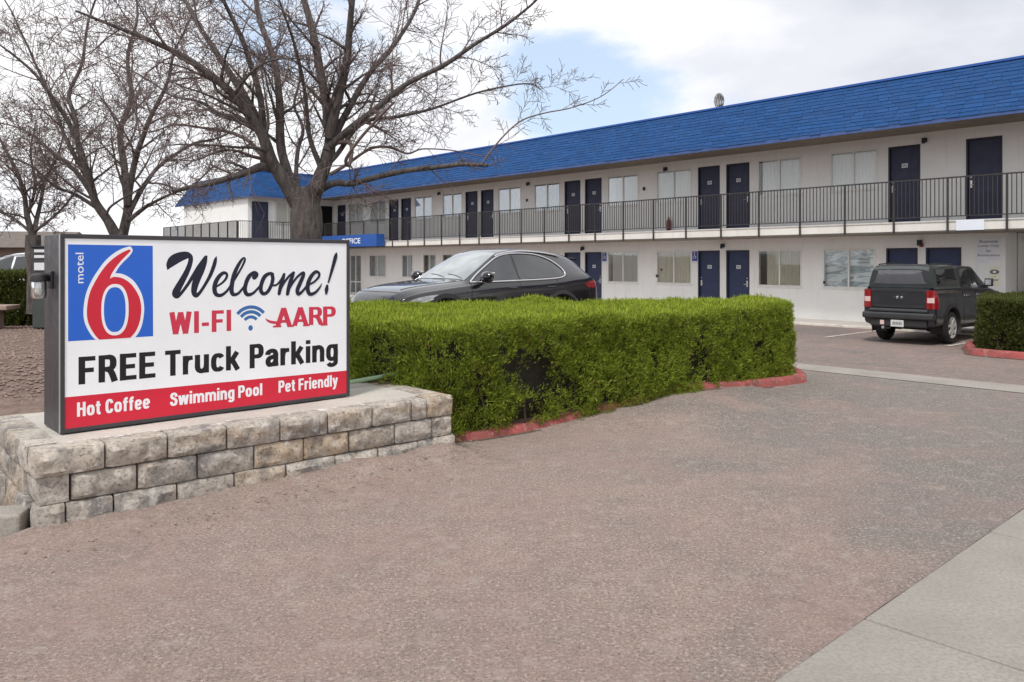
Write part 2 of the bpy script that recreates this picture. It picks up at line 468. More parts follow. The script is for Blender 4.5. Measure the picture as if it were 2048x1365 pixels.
def rock_block(mb, x0, x1, y0, y1, z0, z1, rough_faces, seed, amp=0.02):
    """a block whose split faces are broken and whose edges are worn; rough_faces among 'f','l','r','b'"""
    nx = max(3, int((x1-x0)/0.032)); ny = max(3, int((y1-y0)/0.04)); nz = 6
    def pt(a, b, c):
        x = x0+(x1-x0)*a; y = y0+(y1-y0)*b; z = z0+(z1-z0)*c
        q = Vector((x*7+seed*3.7, y*7, z*9+seed))
        n = mnoise.fractal(q, 0.9, 2.1, 4)
        n2 = mnoise.noise(q*2.7)
        ex = min(a, 1-a)*(x1-x0); ey = min(b, 1-b)*(y1-y0); ez = min(c, 1-c)*(z1-z0)
        if 'f' in rough_faces and b < 1e-6:
            pill = min(1, min(ex, ez)/0.035)
            y += -amp*(0.35+n*1.7+n2*0.6)*pill + 0.014*(1-pill)
        if 'l' in rough_faces and a < 1e-6:
            pill = min(1, min(ey, ez)/0.035); x += -amp*(0.25+n*1.1)*pill + 0.012*(1-pill)
        if 'r' in rough_faces and a > 1-1e-6:
            pill = min(1, min(ey, ez)/0.035); x += amp*(0.25+n*1.1)*pill - 0.012*(1-pill)
        if c > 1-1e-6:
            if 'f' in rough_faces and b < 0.12: z -= 0.007 + 0.008*n2
            z += 0.003*n
        if 'f' in rough_faces and b < 1e-6 and (ex < 1e-6): z += 0.006*(1 if c < .5 else -1)
        return (x, y, z)
    base = len(mb.v); idx = {}
    def vid(i, j, k):
        key = (i, j, k)
        if key not in idx:
            idx[key] = len(mb.v); mb.v.append(pt(i/nx, j/ny, k/nz))
        return idx[key]
    def face(*ks):
        mb.f.append(tuple(vid(*k) for k in ks)); mb.m.append(0)
    for i in range(nx):
        for k in range(nz):
            face((i,0,k),(i+1,0,k),(i+1,0,k+1),(i,0,k+1)); face((i,ny,k),(i,ny,k+1),(i+1,ny,k+1),(i+1,ny,k))
        for j in range(ny):
            face((i,j,nz),(i+1,j,nz),(i+1,j+1,nz),(i,j+1,nz)); face((i,j,0),(i,j+1,0),(i+1,j+1,0),(i+1,j,0))
    for j in range(ny):
        for k in range(nz):
            face((0,j,k),(0,j,k+1),(0,j+1,k+1),(0,j+1,k)); face((nx,j,k),(nx,j+1,k),(nx,j+1,k+1),(nx,j,k+1))
L_PL, W_PL, TH, G = 3.47, 1.62, 0.21, 0.013
rows = [(0.375, 0.552), (0.186, 0.369), (-0.10, 0.180)]
cuts = [[0, .445, .865, 1.30, 1.73, 2.15, 2.58, 2.99, 3.16, L_PL],
        [0.0, .235, .66, 1.08, 1.52, 1.94, 2.36, 2.82, 3.22, L_PL],
        [0.015, .20, .50, .93, 1.36, 1.78, 2.22, 2.64, 3.06, L_PL+.03]]
sides = [[TH+.01, .48, .90, 1.31, W_PL], [0.0, .40, .82, 1.24, W_PL], [0.19, .60, 1.0, 1.4, W_PL]]
mb = MB(); sd = 0
for (z0, z1), cx, cy, off in zip(rows, cuts, sides, (0, .012, -.004)):
    for a, b_ in zip(cx[:-1], cx[1:]):
        sd += 1
        if z1 == 0.369 and a == 0.0:            # the corner block lies end-on and is set back
            rock_block(mb, a+.035, b_-.012, .03, .40, z0, z1, 'l', sd, .014); continue
        j = off + random.uniform(-.006, .010)
        rf = 'f' + ('l' if a < .05 else '') + ('r' if b_ > L_PL-.05 else '')
        rock_block(mb, a+G/2, b_-G/2, j, j+TH, z0, z1+random.uniform(-.003,.002), rf, sd, .019)
    for a, b_ in zip(cy[:-1], cy[1:]):          # left end of the planter
        sd += 1
        if a == 0.0: continue
        rock_block(mb, off+random.uniform(-.006,.006), off+TH, max(a, TH+.02)+G/2, b_-G/2, z0, z1, 'l', sd, .018)
    for a, b_ in zip(cy[:-1], cy[1:]):          # right end
        sd += 1
        rock_block(mb, L_PL-TH, L_PL, max(a, TH+.02)+G/2, b_-G/2, z0, z1, 'r', sd, .015)
mb.build('block_courses', M_block, pl_root, smooth=38)
cp = MB()
cp.grid([[(x, y, 0.545 + 0.006*mnoise.noise((x*3, y*3, 0))) for y in np.linspace(TH-.02, W_PL+.01, 22)] for x in np.linspace(TH-.02, L_PL-TH+.02, 44)])
cp.box(TH-.02, L_PL-TH+.02, TH-.015, W_PL, 0.0, 0.53)
cp.build('concrete_fill', M_cap, pl_root, smooth=40)
# loose mortar smears along the front top edge
ms = MB()
for k in range(26):
    x = random.uniform(.2, L_PL-.2); w = random.uniform(.015, .05)
    ms.lathe([(w*.2, 0), (w, .001), (w*.8, .003), (w*.1, .005)], (x, TH-random.uniform(-.02,.05), .547), n=9)
ms.build('mortar_smear', pmat('old mortar', (0.60, 0.57, 0.53), 0.95, 0.2, 20, 0.6, 60), pl_root, smooth=60)

# ------------------------------------------------------------------ the cabinet sign
M_cab = pmat('charcoal painted aluminium', (0.040, 0.038, 0.044), 0.42, 0.22, 5, 0.05, 80, rvar=0.08)
M_trim = pmat('bright edge trim', (0.55, 0.58, 0.58), 0.35, 0.1, 8, metal=0.6)
def print_mat(name, col, var=0.04, rough=0.33):
    return pmat(name, col, rough, var, 2.2, spec=0.45)
M_face = print_mat('white sign face', (0.86, 0.88, 0.91))
M_blue = print_mat('blue print', (0.018, 0.125, 0.60))
M_red = print_mat('red print', (0.62, 0.018, 0.045))
M_red2 = print_mat('red lettering', (0.60, 0.035, 0.075))
M_black = print_mat('black lettering', (0.008, 0.008, 0.009))
M_navy = print_mat('navy brush lettering', (0.007, 0.009, 0.028))
M_white = print_mat('white lettering', (0.82, 0.84, 0.88))
M_wifi = print_mat('wifi blue', (0.035, 0.145, 0.40))
A_SG = math.atan2(1.663, 1.768)
SGW, SGH, SGD = 2.427, 1.464, 0.45
sg = thing('welcome_sign', 'charcoal cabinet sign with white face reading Welcome and FREE Truck Parking', 'sign', (-3.288, 5.82, 0.548), A_SG)
Z0 = 0.008
c = MB()
fr = 0.033
c.box(0, SGW, 0.012, SGD, Z0, SGH)
c.build('cabinet', M_cab, sg, bevel=0.008)
c = MB()                                       # retaining frame round the face
c.box(0.002, SGW-.002, -0.012, 0.0115, SGH-fr, SGH); c.box(0.002, SGW-.002, -0.012, 0.0115, Z0, Z0+.03)
c.box(0.002, 0.030, -0.012, 0.0115, Z0+.0305, SGH-fr-.0005); c.box(SGW-.034, SGW-.002, -0.012, 0.0115, Z0+.0305, SGH-fr-.0005)
c.build('face_frame', M_cab, sg, bevel=0.004)
c = MB(); c.box(-0.004, 0.003, 0.0, 0.013, Z0+.004, SGH-.004)
c.build('edge_trim', M_trim, sg)
c = MB(); c.box(0.029, SGW-.033, -0.004, 0.011, Z0+.029, SGH-fr+.001)
face = c.build('face_panel', M_face, sg)
def on_face(a, b, h): return (a/1000, -0.004 - h, b/1000)
def art(name, mat, poly, h0, h1, parent):
    c = MB(); c.prism(poly, on_face, h0, h1)
    bmx = c.build(name, mat, parent)
    return bmx
art('red_band', M_red, [(29, 38), (2393, 38), (2393, 248), (29, 270)], -0.001, 0.0004, face)
logo = art('blue_logo_square', M_blue, [(52, 677), (653, 677), (650, 1385), (51, 1387)], -0.001, 0.0004, face)
OUT6 = [(467,1376),(412,1354),(355,1316),(298,1259),(248,1186),(208,1115),(175,1032),(158,944),(155,866),(164,807),(186,752),(215,702),(240,676)]
OUT6b = [(520,676),(549,719),(570,774),(583,849),(585,917),(572,993),(546,1055),(508,1112),(462,1149),(416,1169),(376,1173)]
OUT6c = [(376,1173),(399,1216),(434,1259),(475,1302),(499,1340),(496,1364),(484,1376),(467,1376)]
o6 = [tuple(p) for p in catmull(OUT6, 5)] + [tuple(p) for p in catmull(OUT6b, 5)] + [tuple(p) for p in catmull(OUT6c, 5)][1:-1]
RED6a = [(472,1353),(423,1329),(372,1294),(317,1241),(269,1174),(230,1103),(199,1032),(182,949),(178,872),(186,812),(208,757),(237,707),(262,676)]
RED6b = [(484,676),(522,721),(550,788),(562,856),(563,918),(551,981),(525,1037),(490,1087),(450,1121),(410,1140),(364,1145),(337,1132)]
RED6c = [(337,1132),(348,1165),(374,1210),(408,1256),(446,1299),(482,1338),(484,1350),(472,1353)]
r6 = [tuple(p) for p in catmull(RED6a, 5)] + [tuple(p) for p in catmull(RED6b, 5)] + [tuple(p) for p in catmull(RED6c, 5)][1:-1]
def sup(cx, cy, rx, ry, n=48, e=2.35):
    o = []
    for i in range(n):
        t = 2*math.pi*i/n; co, si = math.cos(t), math.sin(t)
        o.append((cx + rx*math.copysign(abs(co)**(2/e), co), cy + ry*math.copysign(abs(si)**(2/e), si)))
    return o
M_red6 = print_mat('logo red', (0.60, 0.016, 0.040))
art('numeral_outline', M_white, o6, -0.0005, 0.0008, logo)
art('numeral', M_red6, r6, -0.0005, 0.0012, logo)
art('counter_outline', M_white, sup(374, 896, 97, 195), -0.0005, 0.0016, logo)
art('counter', M_blue, sup(372, 897, 77, 170), -0.0005, 0.0020, logo)

def text_polys(body, bold=0.0, shear=0.0, space=1.0):
    cu = bpy.data.curves.new('t', 'FONT'); cu.body = body; cu.offset = bold; cu.shear = shear
    cu.resolution_u = 3; cu.space_character = space; cu.fill_mode = 'FRONT'
    o = bpy.data.objects.new('t', cu); COL.objects.link(o)
    dg = bpy.context.evaluated_depsgraph_get(); dg.update()
    me = bpy.data.meshes.new_from_object(o.evaluated_get(dg))
    V = np.array([v.co[:] for v in me.vertices]); F = [tuple(p.vertices) for p in me.polygons]
    bpy.data.objects.remove(o); bpy.data.curves.remove(cu); bpy.data.meshes.remove(me)
    return V, F
def text_obj(name, body, mat, box, fn, parent, bold=0.0, shear=0.0, space=1.0, skew=0.0, hgt=None):
    """body stretched into box (a0, a1, b0, b1); fn(a, b) gives the 3D point. b0, b1 are the baseline and cap height when hgt is given as (low, high) letters units"""
    V, F = text_polys(body, bold, shear, space)
    a0, a1, b0, b1 = box
    lo, hi = V[:, :2].min(0), V[:, :2].max(0)
    if hgt: lo[1], hi[1] = hgt
    x = a0 + (V[:, 0]-lo[0])/(hi[0]-lo[0])*(a1-a0)
    y = b0 + (V[:, 1]-lo[1])/(hi[1]-lo[1])*(b1-b0) + skew*(x-a0)
    c = MB(); c.add([fn(p, q) for p, q in zip(x, y)], F)
    return c.build(name, mat, parent)
# heavy condensed capitals and small letters drawn as broad pen strokes (cap height 1)
def ell(cx, cy, rx, ry, a0, a1, n=22, e=2.7):
    o = []
    for t in np.linspace(rad(a0), rad(a1), n):
        co, si = math.cos(t), math.sin(t)
        o.append((cx+rx*math.copysign(abs(co)**(2/e), co), cy+ry*math.copysign(abs(si)**(2/e), si)))
    return o
def cv(*p): return [tuple(q) for q in catmull(p, 6)]
ST = .205
RING = ell(.28, .37, .175, .288, 90, 450, 34)
ARCH = lambda x: cv((x, .42), (x+.03, .56), (x+.17, .66), (x+.31, .60), (x+.35, .46), (x+.35, .25), (x+.35, 0))
BOWL = [(.1, .918), (.28, .918)] + ell(.30, .70, .165, .218, 90, -90, 14) + [(.28, .482), (.1, .482)]
GLYPH = {
 'F': (.52, [[(.1, 0), (.1, 1)], [(.1, .915), (.52, .915)], [(.1, .50), (.47, .50)]]),
 'E': (.54, [[(.1, 0), (.1, 1)], [(.1, .915), (.54, .915)], [(.1, .51), (.50, .51)], [(.1, .085), (.55, .085)]]),
 'R': (.58, [[(.1, 0), (.1, 1)], BOWL, cv((.25, .47), (.36, .42), (.44, .26), (.515, 0))]),
 'P': (.56, [[(.1, 0), (.1, 1)], BOWL]),
 'T': (.58, [[(.29, 0), (.29, .99)], [(0, .915), (.58, .915)]]),
 'H': (.60, [[(.1, 0), (.1, 1)], [(.5, 0), (.5, 1)], [(.1, .53), (.5, .53)]]),
 'C': (.57, [ell(.29, .5, .19, .42, 22, 338, 30)]),
 'S': (.56, [cv((.465, .68), (.455, .80), (.40, .89), (.28, .925), (.16, .89), (.105, .77), (.14, .64), (.28, .55), (.42, .45), (.465, .30), (.42, .13), (.28, .075), (.15, .11), (.10, .21), (.095, .32))]),
 'W': (.86, [[(.08, 1), (.23, 0)], [(.23, 0), (.43, .98)], [(.43, .98), (.63, 0)], [(.63, 0), (.78, 1)]]),
 'I': (.20, [[(.1, 0), (.1, 1)]]),
 '-': (.30, [[(0, .38), (.30, .38)]]),
 'A': (.66, [[(.09, 0), (.33, 1)], [(.33, 1), (.57, 0)], [(.2, .27), (.46, .27)]]),
 'a': (.54, [cv((.095, .50), (.12, .60), (.26, .665), (.39, .62), (.43, .48), (.43, .2), (.44, 0)), cv((.43, .43), (.30, .40), (.15, .34), (.105, .21), (.15, .09), (.27, .085), (.38, .14), (.43, .25))]),
 'c': (.52, [ell(.28, .37, .178, .288, 35, 325, 26)]),
 'd': (.55, [RING, [(.452, 0), (.452, 1)]]),
 'e': (.54, [ell(.28, .37, .175, .288, 0, 325, 30), [(.11, .365), (.45, .365)]]),
 'f': (.36, [cv((.36, .92), (.25, .915), (.175, .85), (.165, .70), (.165, .35), (.165, 0)), [(0, .665), (.345, .665)]]),
 'g': (.55, [RING, cv((.452, .74), (.452, .4), (.452, .02), (.43, -.12), (.30, -.19), (.17, -.17), (.11, -.09))]),
 'i': (.20, [[(.1, 0), (.1, .74)], [(.1, .83), (.1, 1)]]),
 'k': (.56, [[(.1, 0), (.1, 1)], [(.17, .30), (.46, .74)], [(.25, .44), (.49, 0)]]),
 'l': (.20, [[(.1, 0), (.1, 1)]]),
 'm': (.90, [[(.1, 0), (.1, .74)], ARCH(.1), ARCH(.45)]),
 'n': (.55, [[(.1, 0), (.1, .74)], ARCH(.1)]),
 'o': (.56, [RING]),
 'r': (.38, [[(.1, 0), (.1, .74)], cv((.1, .40), (.13, .54), (.22, .63), (.38, .645))]),
 't': (.36, [cv((.165, .94), (.165, .6), (.165, .25), (.19, .12), (.25, .08), (.35, .08)), [(0, .665), (.345, .665)]]),
 'u': (.55, [cv((.1, .74), (.1, .5), (.1, .28), (.14, .14), (.28, .08), (.42, .18), (.45, .32)), [(.45, 0), (.45, .74)]]),
 'w': (.80, [[(.08, .74), (.21, 0)], [(.21, 0), (.40, .73)], [(.40, .73), (.59, 0)], [(.59, 0), (.72, .74)]]),
 'y': (.54, [[(.08, .74), (.28, .02)], cv((.47, .74), (.37, .36), (.27, 0), (.22, -.14), (.14, -.19), (.03, -.19))]),
 ' ': (.26, [])}
def word(name, body, mat, a0, a1, b0, b1, h=0.0005, gap=.085, st=ST, parent=None, skew=0.0, thin=.80):
    x = 0; items = []
    for ch in body:
        w, ss = GLYPH[ch]
        for s_ in ss: items.append([(px_+x, py_) for px_, py_ in s_])
        x += w + (gap if ch != ' ' else 0)
    W = x - gap; kx, ky = (a1-a0)/W, (b1-b0)
    c = MB()
    for q, s_ in enumerate(items):
        P = [np.array(p) for p in s_]; n = len(P); vs = []
        hh = h + (q % 7)*8e-5
        for i, p in enumerate(P):
            d = P[min(i+1, n-1)] - P[max(i-1, 0)]; d = d/(np.linalg.norm(d)+1e-9)
            if np.allclose(P[0], P[-1]) and i in (0, n-1): d = P[1]-P[-2]; d = d/np.linalg.norm(d)
            w = st*(abs(d[1]) + thin*abs(d[0]))/max(1e-6, math.hypot(d[0], d[1]))/max(1, (abs(d[0])+abs(d[1]))*.93)
            no = np.array([-d[1], d[0]])*w/2
            for e in (p+no, p-no):
                X = a0 + e[0]*kx; vs.append(on_face(X, b0 + e[1]*ky + skew*(X-a0), hh + i*1e-6))
        c.add(vs, [(2*i, 2*i+2, 2*i+3, 2*i+1) for i in range(n-1)])
    return c.build(name, mat, parent or face)
word('lettering', 'FREE', M_black, 122, 668, 353, 557, gap=.10)
word('lettering', 'Truck', M_black, 744, 1356, 353, 556)
word('lettering', 'Parking', M_black, 1446, 2300, 352, 557)
word('lettering', 'Hot Coffee', M_white, 112, 627, 117, 222)
word('lettering', 'Swimming Pool', M_white, 784, 1559, 114, 216)
word('lettering', 'Pet Friendly', M_white, 1711, 2298, 116, 220)
word('lettering', 'WI-FI', M_red2, 781, 1283, 682, 859, gap=.12, st=.20)
word('lettering', 'AARP', M_red2, 1680, 2279, 694, 856, gap=.015, st=.185, skew=-.006)
text_obj('lettering', 'motel', M_white, (1101, 1326, -156, -101), lambda a, b: on_face(-b, a, 0.0009), logo, 0.004)
def stroke(mb, pts, h, caps=True, sub=6):
    P = catmull(pts, sub); n = len(P); vs = []; fs = []
    for i, p in enumerate(P):
        d = P[min(i+1, n-1)][:2] - P[max(i-1, 0)][:2]; d = d/(np.linalg.norm(d)+1e-9)
        nx, ny = -d[1], d[0]; r = max(p[2], 1.5); hh = h + i*6e-6
        vs += [on_face(p[0]+nx*r, p[1]+ny*r, hh), on_face(p[0]-nx*r, p[1]-ny*r, hh)]
    mb.add(vs, [(2*i, 2*i+2, 2*i+3, 2*i+1) for i in range(n-1)])
    if caps:
        for p, hh in ((P[0], h-8e-6), (P[-1], h+(n+2)*6e-6)):
            r = max(p[2], 1.5)
            mb.add([on_face(p[0]+r*math.cos(t), p[1]+r*math.sin(t), hh) for t in np.linspace(0, 2*math.pi, 16, endpoint=False)], [tuple(range(16))])
BRUSH = [
  [(764,1199,4),(777,1232,26),(805,1268,39),(847,1294,39),(905,1312,31),(937,1305,22),(946,1280,19),(936,1233,20),(914,1178,22),(878,1110,25),(844,1049,28),(826,1007,29),(838,986,20),(870,1009,13),(917,1070,13),(961,1138,15),(1013,1218,18),(1065,1299,11)],
  [(1074,1304,9),(1057,1262,23),(1031,1196,29),(1001,1131,30),(979,1065,27),(973,1011,22),(991,987,18),(1023,1013,13),(1071,1086,13),(1109,1156,15),(1136,1226,16),(1149,1274,14),(1157,1304,3)],
  [(1158,1055,8),(1207,1086,9),(1240,1123,11),(1246,1156,11),(1219,1168,14),(1181,1140,17),(1150,1088,19),(1141,1033,19),(1155,992,17),(1195,982,14),(1242,1012,11),(1281,1064,10)],
  [(1281,1064,10),(1332,1143,10),(1376,1215,9),(1402,1272,10),(1398,1295,6),(1376,1279,11),(1344,1230,15),(1310,1158,18),(1291,1079,19),(1286,1019,19),(1301,987,16),(1339,991,12),(1375,1025,10),(1411,1070,10)],
  [(1488,1129,22),(1508,1152,18),(1484,1169,14),(1439,1134,18),(1411,1073,18),(1404,1016,18),(1428,981,16),(1475,992,12),(1520,1033,10),(1553,1068,9)],
  [(1653,1152,16),(1626,1159,14),(1582,1133,18),(1553,1075,18),(1545,1021,18),(1567,986,16),(1607,1000,15),(1642,1058,16),(1656,1113,17),(1649,1148,16)],
  [(1642,1058,9),(1687,1058,9),(1729,1097,10),(1761,1153,10)],
  [(1766,1152,10),(1747,1096,17),(1729,1041,18),(1715,982,15)],
  [(1718,998,10),(1755,1065,10),(1803,1127,11),(1853,1167,10)],
  [(1857,1165,10),(1833,1111,18),(1811,1048,19),(1794,978,16)],
  [(1798,996,10),(1837,1063,10),(1890,1127,11),(1945,1163,13),(1948,1138,17),(1916,1070,19),(1890,1010,19),(1900,974,16),(1943,1001,12),(1997,1065,10)],
  [(2001,1053,9),(2060,1083,10),(2102,1125,12),(2105,1158,12),(2072,1170,15),(2029,1134,18),(1997,1073,20),(1991,1012,20),(2013,971,17),(2065,982,13),(2111,1026,9),(2132,1063,3)],
  [(2284,1338,9),(2275,1306,19),(2251,1227,17),(2226,1149,13),(2201,1073,8)],
  [(2188,1042,12),(2182,1009,19),(2178,972,11)]]
mb = MB()
for i, s_ in enumerate(BRUSH): stroke(mb, s_, 0.0004 + i*2.5e-4)
mb.build('brush_lettering', M_navy, face)
for i, s_ in enumerate([[(1592,770,3),(1612,750,9),(1656,735,12),(1707,731,12),(1760,742,9),(1800,750,8)],
                        [(1664,697,8),(1730,697,8)], [(1800,693,8),(1850,693,8)], [(1952,692,8),(2005,692,8)], [(2128,688,8),(2186,688,8)]]):
    mb = MB(); stroke(mb, s_, 0.0012 + i*2e-4, sub=8)         # sweep and feet of the red word
    mb.build('swoosh' if i == 0 else 'letter_foot', M_red2, face)
mb = MB()
for i, (rx, rr) in enumerate(((64, 13), (104, 14), (142, 14))):
    q = []
    for t in np.linspace(rad(140), rad(40), 14):
        q.append((1455 + rx*math.cos(t)*(1.08), 722 + (rx*1.16)*math.sin(t)*(.93), rr))
    stroke(mb, q, 0.0005 + i*2e-4, caps=False, sub=3)
mb.add([on_face(1454+20*math.cos(t), 697+24*math.sin(t), 0.0004) for t in np.linspace(0, 2*math.pi, 24, endpoint=False)], [tuple(range(24))])
mb.build('wifi_symbol', M_wifi, face)
for zz in (SGH-fr/2, Z0+.015):                  # small screws along the frame
    for x in np.linspace(.12, SGW-.12, 6):
        mb = MB(); mb.lathe([(.005, 0), (.005, .003), (.003, .004)], (x, -.012, zz), (0, -1, 0), 8)
        mb.build('frame_screw', M_cab, sg)

# lamp fixed to the sign's end
lamp = thing('wall_lamp', 'black bracket lamp with a clear jar globe fixed to the left end of the sign', 'lamp', (-3.288, 5.82, 0.548), A_SG)
M_blackmetal = pmat('black lamp metal', (0.018, 0.016, 0.018), 0.45, 0.2, 10)
M_jar = glass_mat('frosted jar glass', (0.93, 0.95, 0.93), 0.62, 0.12)
ly, lz = 0.22, 1.13
c = MB(); c.box(-0.02, 0.0, ly-.05, ly+.05, lz-.07, lz+.06); c.build('wall_plate', M_blackmetal, lamp, bevel=.006)
c = MB(); c.tube([(-.02, ly, lz+.02), (-.05, ly, lz+.032), (-.085, ly, lz+.03)], .014, 10); c.build('bracket_arm', M_blackmetal, lamp, smooth=60)
c = MB(); c.lathe([(.010, .045), (.03, .043), (.058, .03), (.066, .0), (.066, -.016), (.05, -.016)], (-.085, ly, lz), n=24); c.build('lamp_hood', M_blackmetal, lamp, smooth=40)
c = MB(); c.lathe([(.046, 0), (.050, -.02), (.050, -.10), (.044, -.122), (.02, -.128), (.003, -.129)], (-.085, ly, lz-.016), n=24, cap=False); c.build('jar_globe', M_jar, lamp, smooth=60)
c = MB(); c.lathe([(.012, 0), (.02, -.03), (.032, -.07), (.026, -.09), (.006, -.10)], (-.085, ly, lz-.016), n=16); c.build('bulb', pmat('milky bulb', (0.85, 0.85, 0.82), 0.3, 0.03), lamp, smooth=60)

# pale green pole lying from behind the sign into the hedge
c = MB(); c.tube([(-1.95, 7.75, .565), (-1.62, 8.05, .60), (-1.1, 8.42, .655), (-.75, 8.75, .69)], [.02, .021, .02, .017], 10)
o = c.build('garden_pole', pmat('pale green plastic', (0.30, 0.42, 0.27), 0.55, 0.12, 9), smooth=60)
tag(o, 'pale green pole lying on the wall top and poking into the hedge beside the sign', 'pole')
# bit of grey kerb left of the wall
c = MB(); c.box(-3.6, -.012, .16, .42, -.05, .14)
kb = c.build('kerb', M_gutter, None, bevel=.02); kb.location = (-3.20, 5.12, 0); kb.rotation_euler = (0, 0, rad(12)); struct(kb)
# ------------------------------------------------------------------ the motel
# local frame: x = -s (s runs along the long wing, away), y = d (into the building), z up
def stucco_mat(name, col, col2):
    m, nt, b = new_mat(name)
    pos = nd(nt, 'ShaderNodeTexCoord').outputs['Object']
    c = mixc(nt, ramp(nt, tex_noise(nt, 0.7, 7, 0.65, pos), [(0.35, 0.0), (0.68, 1.0)]), col, col2)
    mp = nd(nt, 'ShaderNodeMapping'); mp.inputs['Scale'].default_value = (5, 5, 0.35); nt.links.new(pos, mp.inputs['Vector'])
    c = mixc(nt, ramp(nt, tex_noise(nt, 1.6, 5, 0.6, mp.outputs[0]), [(0.54, 0.0), (0.80, 0.30)]), c, tuple(v*0.62 for v in col2))
    nt.links.new(c, b.inputs['Base Color']); b.inputs['Roughness'].default_value = 0.9
    b.inputs['Specular IOR Level'].default_value = 0.3
    bump(nt, b, tex_noise(nt, 45, 5, 0.7, pos), 0.3, 0.008)
    return m
M_stucco = stucco_mat('white painted stucco', (0.88, 0.88, 0.865), (0.80, 0.80, 0.785))
M_fascia = stucco_mat('cream fascia board', (0.80, 0.78, 0.73), (0.68, 0.65, 0.60))
M_soffit = pmat('tan soffit board', (0.30, 0.255, 0.21), 0.9, 0.15, 3)
def roof_mat():
    m, nt, b = new_mat('blue painted shingle')
    pos = nd(nt, 'ShaderNodeTexCoord').outputs['Object']
    geo = nd(nt, 'ShaderNodeNewGeometry')
    c = ramp(nt, geo.outputs['Random Per Island'], [(0.0, (0.012, 0.056, 0.172)), (0.5, (0.014, 0.066, 0.200)), (1.0, (0.018, 0.076, 0.226))])
    c = mixc(nt, ramp(nt, tex_noise(nt, 2.2, 6, 0.65, pos), [(0.42, 0.0), (0.72, 0.65)]), c, (0.022, 0.062, 0.165))
    nt.links.new(c, b.inputs['Base Color']); b.inputs['Roughness'].default_value = 0.75
    b.inputs['Specular IOR Level'].default_value = 0.2
    bump(nt, b, tex_noise(nt, 30, 4, 0.6, pos), 0.3, 0.01)
    return m
M_roof = roof_mat()
M_bluemetal = pmat('blue edge metal', (0.018, 0.095, 0.38), 0.5, 0.08, 5)
M_flat = pmat('grey roll roofing', (0.22, 0.21, 0.20), 0.9, 0.2, 2)
M_door = pmat('navy door paint', (0.015, 0.029, 0.088), 0.5, 0.2, 3, rvar=0.08)
M_doorup = pmat('dusty navy door paint', (0.026, 0.032, 0.075), 0.55, 0.25, 3, rvar=0.08)
M_jamb = pmat('dark door jamb', (0.018, 0.02, 0.032), 0.5, 0.15, 5)
M_steel = pmat('brushed steel', (0.62, 0.61, 0.60), 0.3, 0.08, 30, metal=0.9)
M_plate = pmat('pale number plate', (0.66, 0.67, 0.72), 0.45, 0.08, 30)
M_platemark = pmat('plate marks', (0.12, 0.13, 0.17), 0.5, 0.1, 30)
M_alu = pmat('pale window frame', (0.78, 0.77, 0.74), 0.4, 0.08, 6)
M_pane = glass_mat('window glass', (0.97, 0.985, 0.98), 0.88)
M_rail = pmat('dark railing paint', (0.040, 0.035, 0.034), 0.5, 0.3, 8)
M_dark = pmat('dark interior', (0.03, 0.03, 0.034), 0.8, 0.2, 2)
def curtain_mat(name, a, b_):
    m, nt, b = new_mat(name)
    pos = nd(nt, 'ShaderNodeTexCoord').outputs['Object']
    mp = nd(nt, 'ShaderNodeMapping'); mp.inputs['Scale'].default_value = (9, 9, 0.6); nt.links.new(pos, mp.inputs['Vector'])
    f = tex_noise(nt, 2.2, 4, 0.6, mp.outputs[0])
    if 'film' in name:
        mp.inputs['Rotation'].default_value = (0, rad(24), 0); mp.inputs['Scale'].default_value = (1.1, 1, 5.2)  # reflections and dark creases are painted into the film's colour
        f = ramp(nt, tex_noise(nt, 1.5, 3, .55, mp.outputs[0], 1.6), [(.44, 0.0), (.56, 1.0)])
    nt.links.new(mixc(nt, f, a, b_), b.inputs['Base Color'])
    b.inputs['Roughness'].default_value = 0.85
    return m
M_curt = [curtain_mat('white sheer curtain', (0.92, 0.92, 0.90), (0.80, 0.79, 0.77)),
          curtain_mat('beige curtain', (0.72, 0.68, 0.56), (0.54, 0.50, 0.40)),
          curtain_mat('grey green curtain', (0.58, 0.57, 0.51), (0.42, 0.42, 0.38)),
          curtain_mat('silver film blind', (0.96, 0.97, 0.98), (0.46, 0.53, 0.57))]

SR, DR = 20.0, 23.5                             # the empty stands at the foot of the long wing's front wall
motel = thing('motel_building', 'two-storey white stucco motel with bright blue shingled roof and navy doors', 'motel', (DR*UX + SR*BX, DR*UY + SR*BY, 0), math.atan2(-BY, -BX))
def mbx(mb, s0, s1, d0, d1, z0, z1): return mb.box(-(s1-SR), -(s0-SR), d0-DR, d1-DR, z0, z1)
def ML(s, d, z): return (-(s-SR), d-DR, z)
F1, F2, SLB, EAVE, WTOP = 0.08, 2.89, 2.60, 5.42, 5.52
DW, DS, SW = 23.5, 22.03, 41.8                  # front wall, slab edge, wing wall
mod = [15.52 + 6.52*k for k in range(4)]
doors_up, doors_lo, win_up, win_lo = [], [], [], []   # (s0, s1)
for k, m0 in enumerate(mod):
    for lst in (doors_up, doors_lo):
        lst += [(m0-1.02, m0-0.14), (m0+0.12, m0+1.0)]
    for wl in (win_up, win_lo):
        wl += [(m0-2.87, m0-1.33), (m0+1.27, m0+2.82)]
doors_lo = doors_lo[:6]                          # beyond the third pair the office takes over below
win_lo = win_lo[:6]
doors_up += [(9.10, 9.98), (7.05, 7.92), (40.62, 41.50)]
doors_lo += [(9.17, 10.04), (8.04, 8.95)]
win_up += [(10.28, 11.72), (38.7, 40.3), (36.4, 37.95)]
win_lo += [(10.36, 11.96), (36.38, 38.08), (33.9, 34.9), (31.9, 33.0)]
win_up = [w for w in win_up if not (36.0 < w[0] < 36.4)]
